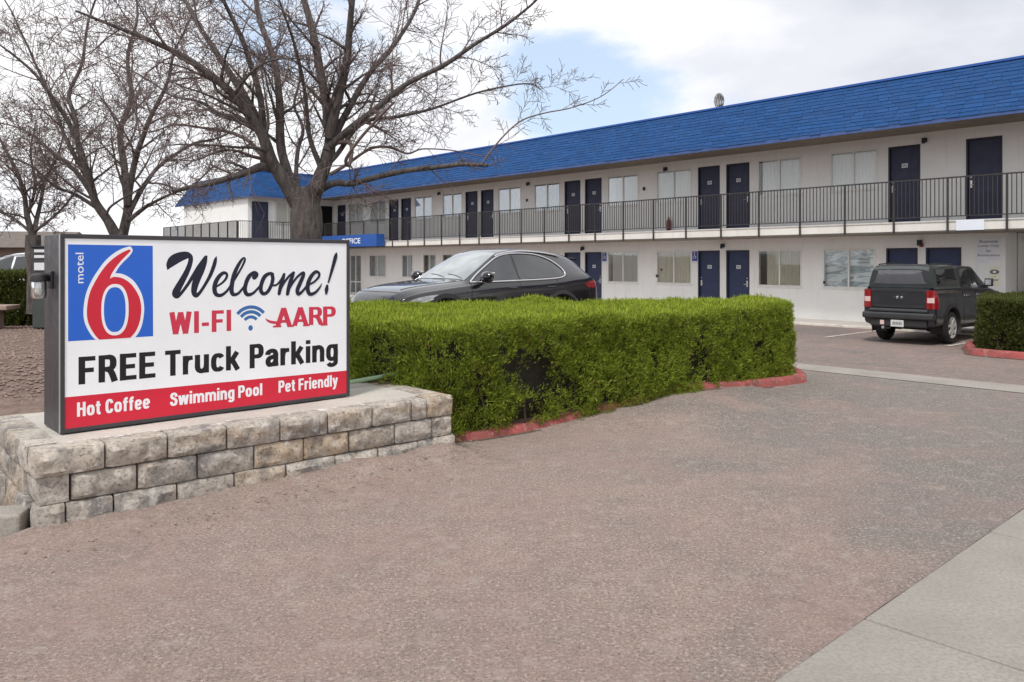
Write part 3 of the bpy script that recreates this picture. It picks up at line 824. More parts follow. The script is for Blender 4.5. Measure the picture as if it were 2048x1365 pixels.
holes_lo = [(s0, s1, F1, 2.22) for s0, s1 in doors_lo] + [(s0, s1, 1.04, 2.22) for s0, s1 in win_lo] + [(38.9, 40.15, F1, 2.25)]
holes_up = [(s0, s1, F2, 5.13) for s0, s1 in doors_up] + [(s0, s1, 3.97, 5.15) for s0, s1 in win_up]
def wall_with_holes(mb, a0, a1, z0, z1, holes, place):
    """fills the wall strip round its openings with butted boxes; place(mb, a0, a1, z0, z1)"""
    cur = a0
    for s0, s1, h0, h1 in sorted(holes):
        if s0 > cur: place(mb, cur, s0, z0, z1)
        if h0 > z0 + 1e-3: place(mb, s0, s1, z0, h0)
        if h1 < z1 - 1e-3: place(mb, s0, s1, h1, z1)
        cur = s1
    if cur < a1: place(mb, cur, a1, z0, z1)
front = lambda mb, a0, a1, z0, z1: mbx(mb, a0, a1, DW, DW+.18, z0, z1)
mb = MB()
wall_with_holes(mb, 6.98, SW, -0.6, 2.61, holes_lo, front)
wall_with_holes(mb, 6.55, SW, 2.61, WTOP, holes_up, front)
mbx(mb, 6.98, 7.16, DW+.18, DW+4.5, -.6, 2.61)        # return wall of the stair recess
mbx(mb, 6.37, 6.55, DW+.18, DW+2.6, 2.61, WTOP)
mbx(mb, -12, 6.55, DW+2.6, DW+2.8, 2.8, WTOP)
mbx(mb, -12, 6.98, DW+4.5, DW+4.7, -.6, 2.61)
mbx(mb, -12, 56, DW+8.5, DW+8.7, -.6, WTOP)           # back
mb.build('front_wall', M_stucco, motel)
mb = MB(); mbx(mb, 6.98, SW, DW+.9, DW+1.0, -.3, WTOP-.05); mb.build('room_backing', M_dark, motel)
# wing: face wall towards the lot (normal -s) and end wall
wing_holes = [(18.42, 19.30, F2, 5.13), (19.75, 21.2, 3.97, 5.15), (22.55, 23.40, F2, 5.10)]
wing_lo = [(18.5, 19.4, F1, 2.22), (20.1, 21.6, 1.04, 2.22)]
wface = lambda mb, a0, a1, z0, z1: mbx(mb, SW, SW+.18, a0, a1, z0, z1)
mb = MB()
wall_with_holes(mb, 18.20, DW, -0.6, 2.61, wing_lo, wface)
wall_with_holes(mb, 18.20, DW, 2.61, WTOP, wing_holes, wface)
mbx(mb, SW+.18, 51.4, 18.20, 18.38, -.6, WTOP)
mbx(mb, 51.22, 51.4, 18.38, 30, -.6, WTOP)
mb.build('wing_wall', M_stucco, motel)
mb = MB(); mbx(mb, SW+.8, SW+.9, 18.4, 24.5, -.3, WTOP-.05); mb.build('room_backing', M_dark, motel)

# gallery slab with its deep cream edge
mb = MB()
mbx(mb, -12, 40.3, DS, DW-.002, SLB, F2)
mbx(mb, 40.3, 51.4, 17.0, 18.198, SLB, F2); mbx(mb, 40.3, SW-.002, 18.198, DW-.002, SLB, F2)
slab = mb.build('gallery_slab', M_fascia, motel)
mb = MB(); mbx(mb, -12, 40.28, DS+.03, DW-.004, F2+.0005, F2+.004); mbx(mb, 40.33, SW-.004, 17.03, DW-.004, F2+.0005, F2+.004)  # unseen dark sheet added over the slab to cut bounce onto the upper wall
mb.build('bounce_damping_sheet', pmat('dark bounce sheet', (0.17, 0.16, 0.15), .85, .2, 3), motel)
mb = MB(); mbx(mb, -12, 40.28, DS+.03, DW-.01, SLB-.012, SLB-.001); mb.build('gallery_ceiling', M_soffit, motel)
mb = MB(); mbx(mb, -12, 40.3, DS-.012, DS-.001, SLB-.006, SLB+.035); mb.build('drip_edge', pmat('dark drip edge', (0.11, 0.10, 0.09), .7), motel)
mb = MB(); mbx(mb, -12, 40.3, DS-.02, DS-.001, F2-.035, F2+.003); mb.build('deck_nosing', pmat('pale nosing', (0.60, 0.58, 0.55), .8, .15), motel)

# roof: flat deck, soffit and a steep shingled skirt
PE, PT = 21.5, 22.38                            # skirt foot and head (distance d) along the long wing
ZT = 6.81
mb = MB()
mbx(mb, -12, 41.22, PE+.12, DW+.3, EAVE+.02, EAVE+.10)
mbx(mb, 41.22, 52.25, 18.12, DW+.3, EAVE+.02, EAVE+.10)
mb.build('soffit', M_soffit, motel)
mb = MB()
mbx(mb, -12, 42.0, PT+.05, DW+9.3, ZT-.25, ZT-.05); mbx(mb, 42.0, 51.5, 18.9, DW+9.3, ZT-.25, ZT-.05)
mb.build('roof_deck', M_flat, motel)
def skirt(mb, p0, p1, q0, q1, z0, z1, n, seed, w=0.36):
    """shingle courses between foot line p0-p1 and head line q0-q1 (plan points (s, d))"""
    rr = random.Random(seed)
    p0, p1, q0, q1 = (np.array(v, float) for v in (p0, p1, q0, q1))
    nrm = np.cross(np.append(p1-p0, 0), np.append(q0-p0, z1-z0)); nrm /= np.linalg.norm(nrm)
    if nrm[2] < 0: nrm = -nrm
    def at(a, t):
        e0 = p0 + (q0-p0)*t; e1 = p1 + (q1-p1)*t
        return np.append(e0 + (e1-e0)*a, z0 + (z1-z0)*t)
    Lf = np.linalg.norm(p1-p0)
    for r in range(n):
        t0, t1 = r/n, min(1.0, (r+1.14)/n)
        a = -rr.random()*w/Lf
        while a < 1:
            b_ = a + rr.uniform(.7, 1.35)*w/Lf
            aa, bb = max(a, 0), min(b_, 1)
            if bb - aa > 1e-4:
                gp = 0.004/Lf
                k0, k1 = 0.019 + rr.uniform(-.005, .005), 0.019 + rr.uniform(-.005, .005)
                lo = rr.uniform(-.012, .012)/ (z1-z0)
                P = [at(aa+gp, t0+lo)+nrm*k0, at(bb-gp, t0+lo)+nrm*k1, at(bb-gp, t1)+nrm*.006, at(aa+gp, t1)+nrm*.006,
                     at(aa+gp, t0+lo)-nrm*.004, at(bb-gp, t0+lo)-nrm*.004]
                mb.add([ML(*p) for p in P], [(0,1,2,3), (0,4,5,1), (0,3,4), (1,5,2)])
            a = b_
    P = [at(0, 0), at(1, 0), at(1, 1), at(0, 1)]
    mb.add([ML(*(p - nrm*.004)) for p in P], [(0,1,2,3)])
CE, CT = (41.1, 18.0), (41.9, 18.8)              # wing corner, foot and head
mb = MB()
skirt(mb, (-12, PE), (41.1, PE), (-12, PT), (41.9, PT), EAVE, ZT, 13, 1)
skirt(mb, (41.1, PE), CE, (41.9, PT), CT, EAVE, ZT, 13, 2)
skirt(mb, CE, (52.4, 18.0), CT, (51.6, 18.8), EAVE, ZT, 13, 3)
skirt(mb, (52.4, 18.0), (52.4, 31), (51.6, 18.8), (51.6, 31), EAVE, ZT, 13, 4)
mb.build('shingled_roof_skirt', M_roof, motel)
mb = MB()
def capline(a, b_, w, z):
    mb.bar(ML(*a, z), ML(*b_, z), w, w*.6)
for a, b_ in (((-12, PT), (41.9, PT)), ((41.9, PT), CT), (CT, (51.6, 18.8))): capline(a, b_, .10, ZT+.03)
mb.build('ridge_flashing', M_bluemetal, motel)
mb = MB()
for a, b_ in (((-12, PE+.015), (41.1, PE+.015)), ((41.1+.015, PE), (41.115, 18.0)), ((41.1, 18.015), (52.4, 18.015))):
    mb.bar(ML(*a, EAVE-.035), ML(*b_, EAVE-.035), .03, .10)
mb.build('eave_board', pmat('eave board', (0.05, 0.10, 0.27), .6, .2, 4), motel)

# ---- doors: the first is built with its parts, the others are copies
def make_door(name, s0, s1, z0, z1, d, mat, hinge=1, plate=True, wing=False):
    w, h = s1-s0, z1-z0
    c = MB(); c.box(.045, w-.045, .05, .095, .012, h-.045)
    o = c.build(name, mat, motel, bevel=.004)
    f = MB(); f.box(0, .045, -.012, .13, 0, h); f.box(w-.045, w, -.012, .13, 0, h); f.box(.0455, w-.0455, -.012, .13, h-.045, h); f.box(.0455, w-.0455, .0, .13, 0, .011)
    f.build('door_frame', M_jamb, o)
    k = MB(); x = .11 if hinge > 0 else w-.11
    k.box(x-.028, x+.028, .036, .0495, .92, 1.12); k.tube([(x, .036, 1.0), (x, .0, 1.0), (x+.10*hinge, -.004, 1.0)], .011, 8)
    k.lathe([(.02, 0), (.02, .012), (.008, .014)], (x, .049, 1.2), (0, -1, 0), 12)
    k.build('door_handle', M_steel, o, bevel=.003)
    if plate:
        p = MB(); p.box(w/2-.085, w/2+.085, .044, .0495, h-.62, h-.50); pl_ = p.build('number_plate', M_plate, o, bevel=.002)
        q = MB()
        for i in (-1, 0, 1): q.box(w/2+i*.045-.013, w/2+i*.045+.013, .042, .0435, h-.59, h-.53)
        q.v = [v for v in q.v]
        q.build('plate_marks', M_platemark, o)
    return o
def hung(o, s1, z0, d=DW): o.location = ML(s1, d, z0); return o
protos = {}
def put_door(s0, s1, z0, z1, mat, hinge, plate=True):
    key = (round(s1-s0, 2), round(z1-z0, 2), mat.name, hinge, plate)
    if key not in protos:
        protos[key] = hung(make_door('door', s0, s1, z0, z1, DW, mat, hinge, plate), s1, z0)
    else:
        copy_part(protos[key], motel, ML(s1, DW, z0))
for i, (s0, s1) in enumerate(doors_up): put_door(s0, s1, F2+.005, 5.13, M_doorup, 1 if (i % 2 or s0 < 10) else -1, s0 > 8)
for i, (s0, s1) in enumerate(doors_lo): put_door(s0, s1, F1, 2.22, M_door, 1 if (i % 2) else -1)
def wing_place(o, d0, z0):                       # turn a part so that it faces out of the wing wall
    o.location = ML(SW, d0, z0); o.rotation_euler = (0, 0, rad(-90)); return o
# local x of a door runs towards -s on the long wing; on the wing wall it runs along d
def wing_face(o, d1, z0):
    o.location = ML(SW, d1, z0); o.rotation_euler = (0, 0, rad(-90)); return o
wing_face(make_door('door', 18.42, 19.30, F2+.005, 5.13, DW, M_doorup, -1), 19.30, F2+.005)
wing_face(make_door('door', 18.5, 19.4, F1, 2.22, DW, M_door, -1), 19.4, F1)

# ---- windows: frame, pane, curtain
def make_window(w, h, cm, gap=0.0, mode='pleat', seed=0):
    f = MB(); t = .045
    f.box(0, t, -.012, .09, 0, h); f.box(w-t, w, -.012, .09, 0, h); f.box(t, w-t, -.012, .09, h-t, h); f.box(t, w-t, -.012, .09, 0, t)
    f.box(w/2-.022, w/2+.022, .0, .08, t, h-t)
    f.box(-.02, w+.02, -.035, -.013, -.045, -.001)
    o = f.build('window', M_alu, motel, bevel=.003)
    p = MB(); p.box(t, w/2-.022, .012, .018, t, h-t); p.box(w/2+.022, w-t, .026, .032, t, h-t)
    p.build('pane', M_pane, o)
    c = MB(); n = 90; rr = random.Random(seed); ph = [rr.uniform(0, 6) for _ in range(4)]
    xs = np.linspace(gap + .02, w-.02, n)
    rowsP = []
    for x in xs:
        col = []
        for z in np.linspace(.02, h-.046, 9):
            if mode == 'pleat':
                y = .070 + .018*math.sin(x*2*math.pi/.085 + ph[0] + .5*math.sin(z*2+ph[1])) + .012*math.sin(x*23+ph[2])
            else:
                y = .13 + .075*mnoise.noise((x*1.3+seed, z*4.0-x*1.6, seed)) + .03*mnoise.noise((x*3, z*9-x*4, seed+3))
            col.append((x, y, z))
        rowsP.append(col)
    c.grid(rowsP); c.build('curtain', cm, o, smooth=180)
    return o
wi = 0
for s0, s1 in win_up:
    wi += 1
    o = make_window(s1-s0, 1.18, M_curt[0] if wi % 7 != 4 else M_curt[2], [0, .12, 0, 0, .06][wi % 5], seed=wi); o.location = ML(s1, DW, 3.97)
for s0, s1 in win_lo:
    wi += 1
    if 10 < s0 < 10.5: o = make_window(s1-s0, 1.18, M_curt[3], 0, 'film', 5)
    elif s0 > 31: o = make_window(s1-s0, 1.18, M_curt[0], [.45, 0, .3][wi % 3], seed=wi)
    else: o = make_window(s1-s0, 1.18, [M_curt[1], M_curt[2]][wi % 2] if s0 > 14 else M_curt[1], [.0, .2, .28][wi % 3], seed=wi)
    o.location = ML(s1, DW, 1.04)
o = make_window(1.45, 1.18, M_curt[2], 0, seed=31); wing_face(o, 21.2, 3.97)
o = make_window(1.5, 1.18, M_curt[0], 0, seed=32); wing_face(o, 21.6, 1.04)
# office doors of glass
f = MB()
for x in (0, .58, 1.19): f.box(x, x+.06, 0, .09, 0, 2.17)
for z in (0, .62, 2.11): f.box(.06, 1.19, .004, .086, z, z+.06)
o = f.build('glass_office_door', M_alu, motel, loc=ML(40.15, DW, F1)); o['label'] = 'pale framed glass office door'
p = MB(); p.box(.06, 1.19, .04, .046, .06, 2.11); p.build('pane', M_pane, o)

# ---- gallery railing
def railing(p0, p1, step, name='gallery_railing', bays_to=None):
    (s0, d0), (s1, d1) = p0, p1
    Lr = math.hypot(s1-s0, d1-d0); nb = max(1, round(Lr/step)); ds, dd = (s1-s0)/nb, (d1-d0)/nb
    r = MB(); top, bot = 3.98, 2.99
    r.bar(ML(s0, d0, top), ML(s1, d1, top), .04, .035); r.bar(ML(s0, d0, bot), ML(s1, d1, bot), .03, .025)
    o = r.build(name, M_rail, motel)
    nx, ny = -dd, ds; ln = math.hypot(nx, ny); nx, ny = nx/ln, ny/ln
    for i in range(nb+1):
        s, d = s0+ds*i, d0+dd*i
        c = MB(); q = ML(s, d, 0); c.box(q[0]-.022, q[0]+.022, q[1]-.022, q[1]+.022, SLB-.02, 3.962)
        c.build('post', M_rail, o)
    for i in range(nb):
        c = MB(); n = max(4, round(step/.105))
        for j in range(1, n):
            s, d = s0+ds*(i+j/n), d0+dd*(i+j/n); q = ML(s, d, 0)
            c.box(q[0]-.0095, q[0]+.0095, q[1]-.0095, q[1]+.0095, bot+.0125, top-.0175)
        c.build('baluster_panel', M_rail, o)
    return o
railing((-1.6, DS-.03), (40.25, DS-.03), 1.33)
railing((40.27, DS-.05), (40.27, 17.02), 1.3)
railing((40.29, 16.97), (51.4, 16.97), 1.3)

# ---- stair in the recess at the right end
mb = MB()
mb.bar(ML(6.85, 24.6, .1), ML(3.2, 24.6, 2.75), .05, .28, up=(0, 1, 0))
mb.bar(ML(6.85, 25.7, .1), ML(3.2, 25.7, 2.75), .05, .28, up=(0, 1, 0))
st = mb.build('stair', M_rail, motel)
mb = MB()
for i in range(14):
    s = 6.75 - i*.262; z = .17 + i*.19
    mbx(mb, s-.28, s, 24.63, 25.67, z, z+.05)
mb.build('treads', M_cap, st)
mb = MB(); mb.bar(ML(6.9, 24.45, .95), ML(3.2, 24.45, 3.6), .045, .045); mb.bar(ML(6.9, 24.45, .05), ML(6.9, 24.45, .95), .04, .04); mb.build('handrail', M_rail, st)

# ---- small things fixed to the walls
def light_fix(s, z, d=DW):
    c = MB(); q = ML(s, d, z); c.box(q[0]-.06, q[0]+.06, q[1]-.10, q[1]-.001, z-.06, z+.06); c.box(q[0]-.05, q[0]+.05, q[1]-.13, q[1]-.1, z-.10, z+.05)
    return c.build('gallery_light', M_jamb, motel, bevel=.012)
for s, z in ((8.97, 5.22), (17.9, 5.20), (25.2, 5.20), (31.6, 5.2), (9.1, 2.38), (15.5, 2.38), (22.0, 2.38)): light_fix(s, z)
for s, z, w in ((18.9, 4.55, .09), (18.3, 1.32, .07), (18.1, 1.55, .05), (11.9, 1.2, .06), (25.3, 4.5, .08)):
    c = MB(); q = ML(s, DW, z); c.box(q[0]-w/2, q[0]+w/2, q[1]-.05, q[1]-.001, z-w*.7, z+w*.7); c.build('wall_outlet', M_jamb, motel, bevel=.008)
c = MB(); q = ML(9.06, DW, 2.12); c.box(q[0]-.05, q[0]+.05, q[1]-.06, q[1]-.001, 2.24, 2.36); o = c.build('alarm_box', pmat('alarm red', (0.22, 0.02, 0.02), .5, .1), motel, bevel=.01); o['label'] = 'red alarm box'
# sidewalk along the motel
mb = MB(); mbx(mb, -12, 40.3, 21.95, DW-.002, -.4, .05); struct(mb.build('sidewalk', M_cap, motel))
bpy.data.objects['sidewalk'].parent = None
bpy.data.objects['sidewalk'].matrix_world = Matrix.Translation(motel.location) @ Matrix.Rotation(motel.rotation_euler.z, 4, 'Z')
mb = MB(); mbx(mb, -12, 40.3, 21.80, 21.947, -.3, .062)
wk = mb.build('white_kerb', M_whitekerb, None, bevel=.02); wk.location = motel.location; wk.rotation_euler = motel.rotation_euler; struct(wk)

# ---- things hung on the motel
def wall_thing(o):
    o.location = motel.location; o.rotation_euler = motel.rotation_euler; return o
os_ = thing('office_sign', 'long blue box sign with white lettering over the office entrance', 'sign', motel.location, motel.rotation_euler.z)
c = MB(); mbx(c, 34.1, 39.6, 21.45, 21.93, 2.63, 3.24); c.build('sign_box', M_bluemetal, os_, bevel=.01)
text_obj('lettering', 'OFFICE', M_white, (0, 1.9, 0, .28), lambda a, b: (-(37.5-SR)+a, 21.446-DR, 2.79+b), os_, .02)
def notice(name, s0, s1, z0, z1, d, mat, label, cat):
    o = thing(name, label, cat, motel.location, motel.rotation_euler.z)
    c = MB(); mbx(c, s0, s1, d-.012, d-.001, z0, z1); c.build('board', mat, o, bevel=.003)
    return o
M_paper = pmat('white notice board', (0.76, 0.77, 0.82), .5, .05, 4)
M_cream = pmat('cream notice board', (0.80, 0.78, 0.62), .5, .05, 4)
M_grey = pmat('grey notice print', (0.18, 0.19, 0.24), .6, .1, 20)
nt1 = notice('parking_notice', 7.08, 7.66, 1.86, 2.46, DW, M_paper, 'white notice with four lines of grey lettering on the wall by the stair', 'notice')
c = MB(); mbx(c, 7.36, 7.66, DW-.010, DW-.002, 1.80, 1.862); c.build('torn_edge', M_paper, nt1)
for i, (tx, w) in enumerate((('Business', .44), ('Lobby Only', .50), ('for', .12), ('Registration', .52))):
    text_obj('lettering', tx, M_grey, (0, w, 0, .075), (lambda w, z: lambda a, b: (-(7.37-SR)-w/2+a, DW-DR-.0125, z+b))(w, 2.33-i*.125), nt1, .02)
nt2 = notice('watch_notice', 7.10, 7.36, 1.20, 1.70, DW, M_cream, 'small cream notice with a dark oval eye, below the white notice', 'notice')
c = MB(); c.prism([(.11*math.cos(t), .062*math.sin(t)) for t in np.linspace(0, 2*math.pi, 28, endpoint=False)], lambda a, b, h: (-(7.23-SR)+a, DW-DR-.012-h, 1.56+b), 0, .003)
oval = c.build('oval_emblem', M_platemark, nt2)
c = MB(); c.prism([(.045*math.cos(t), .032*math.sin(t)) for t in np.linspace(0, 2*math.pi, 20, endpoint=False)], lambda a, b, h: (-(7.23-SR)+a, DW-DR-.012-h, 1.56+b), 0, .004)
c.build('eye', M_cream, oval)
c = MB()
for z, w in ((1.43, .05), (1.35, .2), (1.325, .16)): c.box(-(7.23-SR)-w/2, -(7.23-SR)+w/2, DW-DR-.0145, DW-DR-.0125, z, z+.014)
c.build('print_lines', M_grey, nt2)
bn = notice('paper_banner', 7.0, 7.65, 2.62, 2.88, DS-.022, pmat('bluish white banner', (0.78, 0.82, 0.90), .5, .04, 3), 'blank bluish white banner taped to the slab edge under the right-hand door', 'banner')
M_hblue = pmat('blue access sign', (0.06, 0.09, 0.36), .5, .08, 8)
def access(s, label):
    o = notice('access_parking_sign', s-.11, s+.11, 1.86, 2.2, DW, M_hblue, label, 'parking sign')
    c = MB(); q = -(s-SR)
    c.lathe([(.022, 0), (.022, .003)], (q-.01, DW-DR-.012, 2.15), (0, -1, 0), 12)
    c.bar((q-.01, DW-DR-.0135, 2.12), (q-.005, DW-DR-.0135, 2.04), .016, .003, up=(0,1,0)); c.bar((q-.005, DW-DR-.0135, 2.04), (q+.045, DW-DR-.0135, 2.03), .016, .003, up=(0,1,0)); c.bar((q+.045, DW-DR-.0138, 2.03), (q+.06, DW-DR-.0138, 1.975), .016, .003, up=(0,1,0))
    pts = [(q-.012+.047*math.cos(t), DW-DR-.0142, 2.0+.047*math.sin(t)) for t in np.linspace(rad(110), rad(390), 14)]
    c.tube(pts, .006, 6)
    c.build('wheelchair_symbol', M_white, o)
    c = MB(); mbx(c, s-.11, s+.11, DW-.011, DW-.002, 1.76, 1.845); c.build('lower_plate', M_paper, o, bevel=.003)
access(16.655, 'blue wheelchair parking sign beside the middle pair of lower doors')
access(20.87, 'blue wheelchair parking sign beside the lower door behind the black car')
# fire extinguisher on the gallery
fe = thing('fire_extinguisher', 'red fire extinguisher standing against the upper gallery wall', 'extinguisher', ML(17.7, DW-.13, F2), 0)
fe.parent = None
wp_ = Matrix.Translation(motel.location) @ Matrix.Rotation(motel.rotation_euler.z, 4, 'Z') @ Vector(ML(17.7, DW-.13, F2))
fe.location = wp_
c = MB(); c.lathe([(.06, .0), (.075, .02), (.075, .40), (.05, .46), (.02, .48)], (0, 0, .001), n=18); c.build('cylinder_body', pmat('extinguisher red', (0.26, 0.02, 0.02), .4, .1), fe, smooth=50)
c = MB(); c.lathe([(.018, .48), (.018, .54)], (0, 0, 0), n=10); c.bar((-.02, 0, .53), (.09, 0, .57), .02, .012); c.tube([(0, .0, .52), (.08, 0, .46), (.09, 0, .3), (.085, 0, .15)], .011, 8); c.build('valve_and_hose', M_blackmetal, fe)
# roof vents standing up behind the skirt
def vent(s, d, h, r, kind):
    q = ML(s, d, 0)
    c = MB(); c.lathe([(r*.55, ZT-.1), (r*.5, ZT+h*.5)], (q[0], q[1], 0), n=12)
    if kind == 'turbine':
        for j in range(14):
            t = 2*math.pi*j/14; P = []
            for kk in range(7):
                ph = kk/6*math.pi; rr_ = r*math.sin(ph)*1.0 + .02; tt = t + .35*math.sin(ph/2)
                P.append([(q[0]+rr_*math.cos(tt+w), q[1]+rr_*math.sin(tt+w), ZT+h*.5 + (h*.5)*(1-math.cos(ph))/2*1.3) for w in (0, .30)])
            c.grid(P)
    else:
        c.lathe([(r*.95, ZT+h*.5), (r, ZT+h*.6), (r*.2, ZT+h)], (q[0], q[1], 0), n=12)
    return c.build('roof_vent', pmat('galvanised vent', (0.13, 0.125, 0.11), .7, .2, 8), motel, smooth=40)
vent(16.2, 24.3, .86, .16, 'turbine'); vent(12.0, 26.5, .6, .10, 'pipe'); vent(10.6, 26.5, .75, .07, 'pipe'); vent(9.7, 27.5, .8, .14, 'pipe')
# ------------------------------------------------------------------ vehicles
def pchip(xs, ys, x):
    xs = np.asarray(xs, float); ys = np.asarray(ys, float); x = np.asarray(x, float)
    h = np.diff(xs); dl = np.diff(ys)/h
    m = np.zeros(len(xs)); m[0] = dl[0]; m[-1] = dl[-1]
    for i in range(1, len(xs)-1):
        if dl[i-1]*dl[i] > 0:
            w1 = 2*h[i]+h[i-1]; w2 = h[i]+2*h[i-1]; m[i] = (w1+w2)/(w1/dl[i-1]+w2/dl[i])
    i = np.clip(np.searchsorted(xs, x)-1, 0, len(xs)-2); t = (x-xs[i])/h[i]
    return ((2*t**3-3*t**2+1)*ys[i] + (t**3-2*t**2+t)*h[i]*m[i] + (-2*t**3+3*t**2)*ys[i+1] + (t**3-t**2)*h[i]*m[i+1])
class Body:
    """a lofted body: t runs from the front bumper to the rear, half sections are mirrored"""
    def __init__(s, table, K=44):
        T = np.array(table, float); s.T = T; s.K = K   # columns: t, ztop, yr, zr, zb, w, zlow
        s.cache = {}
    def par(s, t): return [float(pchip(s.T[:, 0], s.T[:, i], t)) for i in range(1, 7)]
    def section(s, t):
        key = round(t, 4)
        if key in s.cache: return s.cache[key]
        zt, yr, zr, zb, w, zl = s.par(t)
        ys = .957*w
        q = [(.80*w, zl), (.96*w, zl+.05), (.995*w, zl+.22*(zb-zl)), (w, zl+.5*(zb-zl)), (.993*w, zb-.12*(zb-zl)-.02), (ys, zb),
             (ys+(yr-ys)*.33+.008, zb+(zr-zb)*.33), (ys+(yr-ys)*.7+.008, zb+(zr-zb)*.7), (yr, zr),
             (.86*yr, zr+.62*(zt-zr)), (.5*yr, zr+.93*(zt-zr)), (0, zt)]
        P = np.array(catmull(q, 4)); s.cache[key] = P
        return P
    def side_y(s, t, z):
        P = s.section(t); return float(np.interp(z, np.maximum.accumulate(P[:, 1]), P[:, 0]))
    def top_z(s, t, y):
        P = s.section(t)[20:]; return float(np.interp(-abs(y), -P[:, 0], P[:, 1]))
    def mesh(s, name, mat, parent, ts, skip=None, clad=None):
        c = MB(); secs = [s.section(t) for t in ts]; n = len(secs[0])
        full = []
        for t, P in zip(ts, secs):
            full.append([(t, y, z) for y, z in P] + [(t, -y, z) for y, z in P[-2::-1]])
        m = len(full[0]); vs = [p for r in full for p in r]; fs = []
        for i in range(len(ts)-1):
            for j in range(m-1):
                f = (i*m+j, i*m+j+1, (i+1)*m+j+1, (i+1)*m+j)
                if skip:
                    ct = (ts[i]+ts[i+1])/2; cz = sum(vs[k][2] for k in f)/4
                    if skip(ct, cz, vs[f[0]][1]): continue
                fs.append(f)
        fs.append(tuple(range(m))); fs.append(tuple(reversed(range((len(ts)-1)*m, len(ts)*m))))
        c.add(vs, fs)
        return c.build(name, mat, parent, smooth=35)
def fill_patch(c, poly, f, rings=6, sub=4):
    """fills a closed outline (2D) laid on a surface f(a, b) -> point"""
    P = [tuple(p) for p in catmull(list(poly)+[poly[0]], sub)][:-1] if sub > 1 else list(poly)
    cx = sum(p[0] for p in P)/len(P); cy = sum(p[1] for p in P)/len(P); n = len(P)
    vs = []
    for r in range(rings):
        k = 1 - r/rings
        vs += [f(cx+(x-cx)*k, cy+(y-cy)*k) for x, y in P]
    vs.append(f(cx, cy))
    fs = [(r*n+i, r*n+(i+1)%n, (r+1)*n+(i+1)%n, (r+1)*n+i) for r in range(rings-1) for i in range(n)]
    fs += [((rings-1)*n+i, (rings-1)*n+(i+1)%n, rings*n) for i in range(n)]
    c.add(vs, fs); return [f(x, y) for x, y in P]
def paint(name, col, rough=0.3, flake=0.0, coat=1.0):
    m, nt, b = new_mat(name)
    b.inputs['Base Color'].default_value = (*col, 1)
    pos = nd(nt, 'ShaderNodeTexCoord').outputs['Object']
    nt.links.new(mixc(nt, ramp(nt, tex_noise(nt, 1.3, 5, .6, pos), [(.4, 0.0), (.8, .35)]), col, tuple(v*1.5+.004 for v in col)), b.inputs['Base Color'])
    nt.links.new(ramp(nt, tex_noise(nt, 3.1, 6, .65, pos), [(.35, rough), (.75, rough+.14)]), b.inputs['Roughness'])
    b.inputs['Coat Weight'].default_value = coat; b.inputs['Coat Roughness'].default_value = .05
    b.inputs['Metallic'].default_value = .0
    return m
M_black_paint = paint('black car paint', (0.007, 0.006, 0.009), .18, coat=1.0)
M_truck_paint = paint('dark grey truck paint', (0.016, 0.017, 0.021), .34, coat=.6)
M_white_paint = paint('white car paint', (0.74, 0.76, 0.78), .35)
M_plastic = pmat('dark car plastic', (0.022, 0.022, 0.024), .6, .2, 12)
M_tyre = pmat('tyre rubber', (0.020, 0.019, 0.019), .85, .3, 14, .3, 40)
M_rim = pmat('alloy rim', (0.72, 0.72, 0.72), .35, .08, 10, metal=.5)
M_chrome = pmat('chrome trim', (0.75, 0.76, 0.78), .12, .05, 10, metal=1.0)
M_headl = pmat('headlamp lens', (0.42, 0.44, 0.47), .08, .4, 18, coat=1.0)
M_tail = pmat('tail lamp red', (0.26, 0.010, 0.014), .12, .25, 14, coat=1.0)
M_tailw = pmat('tail lamp clear', (0.70, 0.50, 0.48), .12, .2, 14, coat=1.0)
M_licence = pmat('licence plate', (0.60, 0.60, 0.58), .5, .1, 20)
def car_glass(name, tint, fac):
    m, nt, b = new_mat(name)
    b.inputs['Base Color'].default_value = (*tint, 1); b.inputs['Roughness'].default_value = .03
    b.inputs['Specular IOR Level'].default_value = .75; b.inputs['Coat Weight'].default_value = 1.0; b.inputs['Coat Roughness'].default_value = .02
    pos = nd(nt, 'ShaderNodeTexCoord').outputs['Object']
    nt.links.new(mixc(nt, ramp(nt, tex_noise(nt, 2.6, 3, .5, pos), [(.45, 0.0), (.65, 1.0)]), tint, tuple(v*fac for v in tint)), b.inputs['Base Color'])
    return m
M_cglass = car_glass('car side glass', (0.012, 0.014, 0.015), 1.7)
M_wshield = car_glass('windscreen glass', (0.20, 0.23, 0.24), 1.6)  # pale base colour stands in for sky reflected in the glass
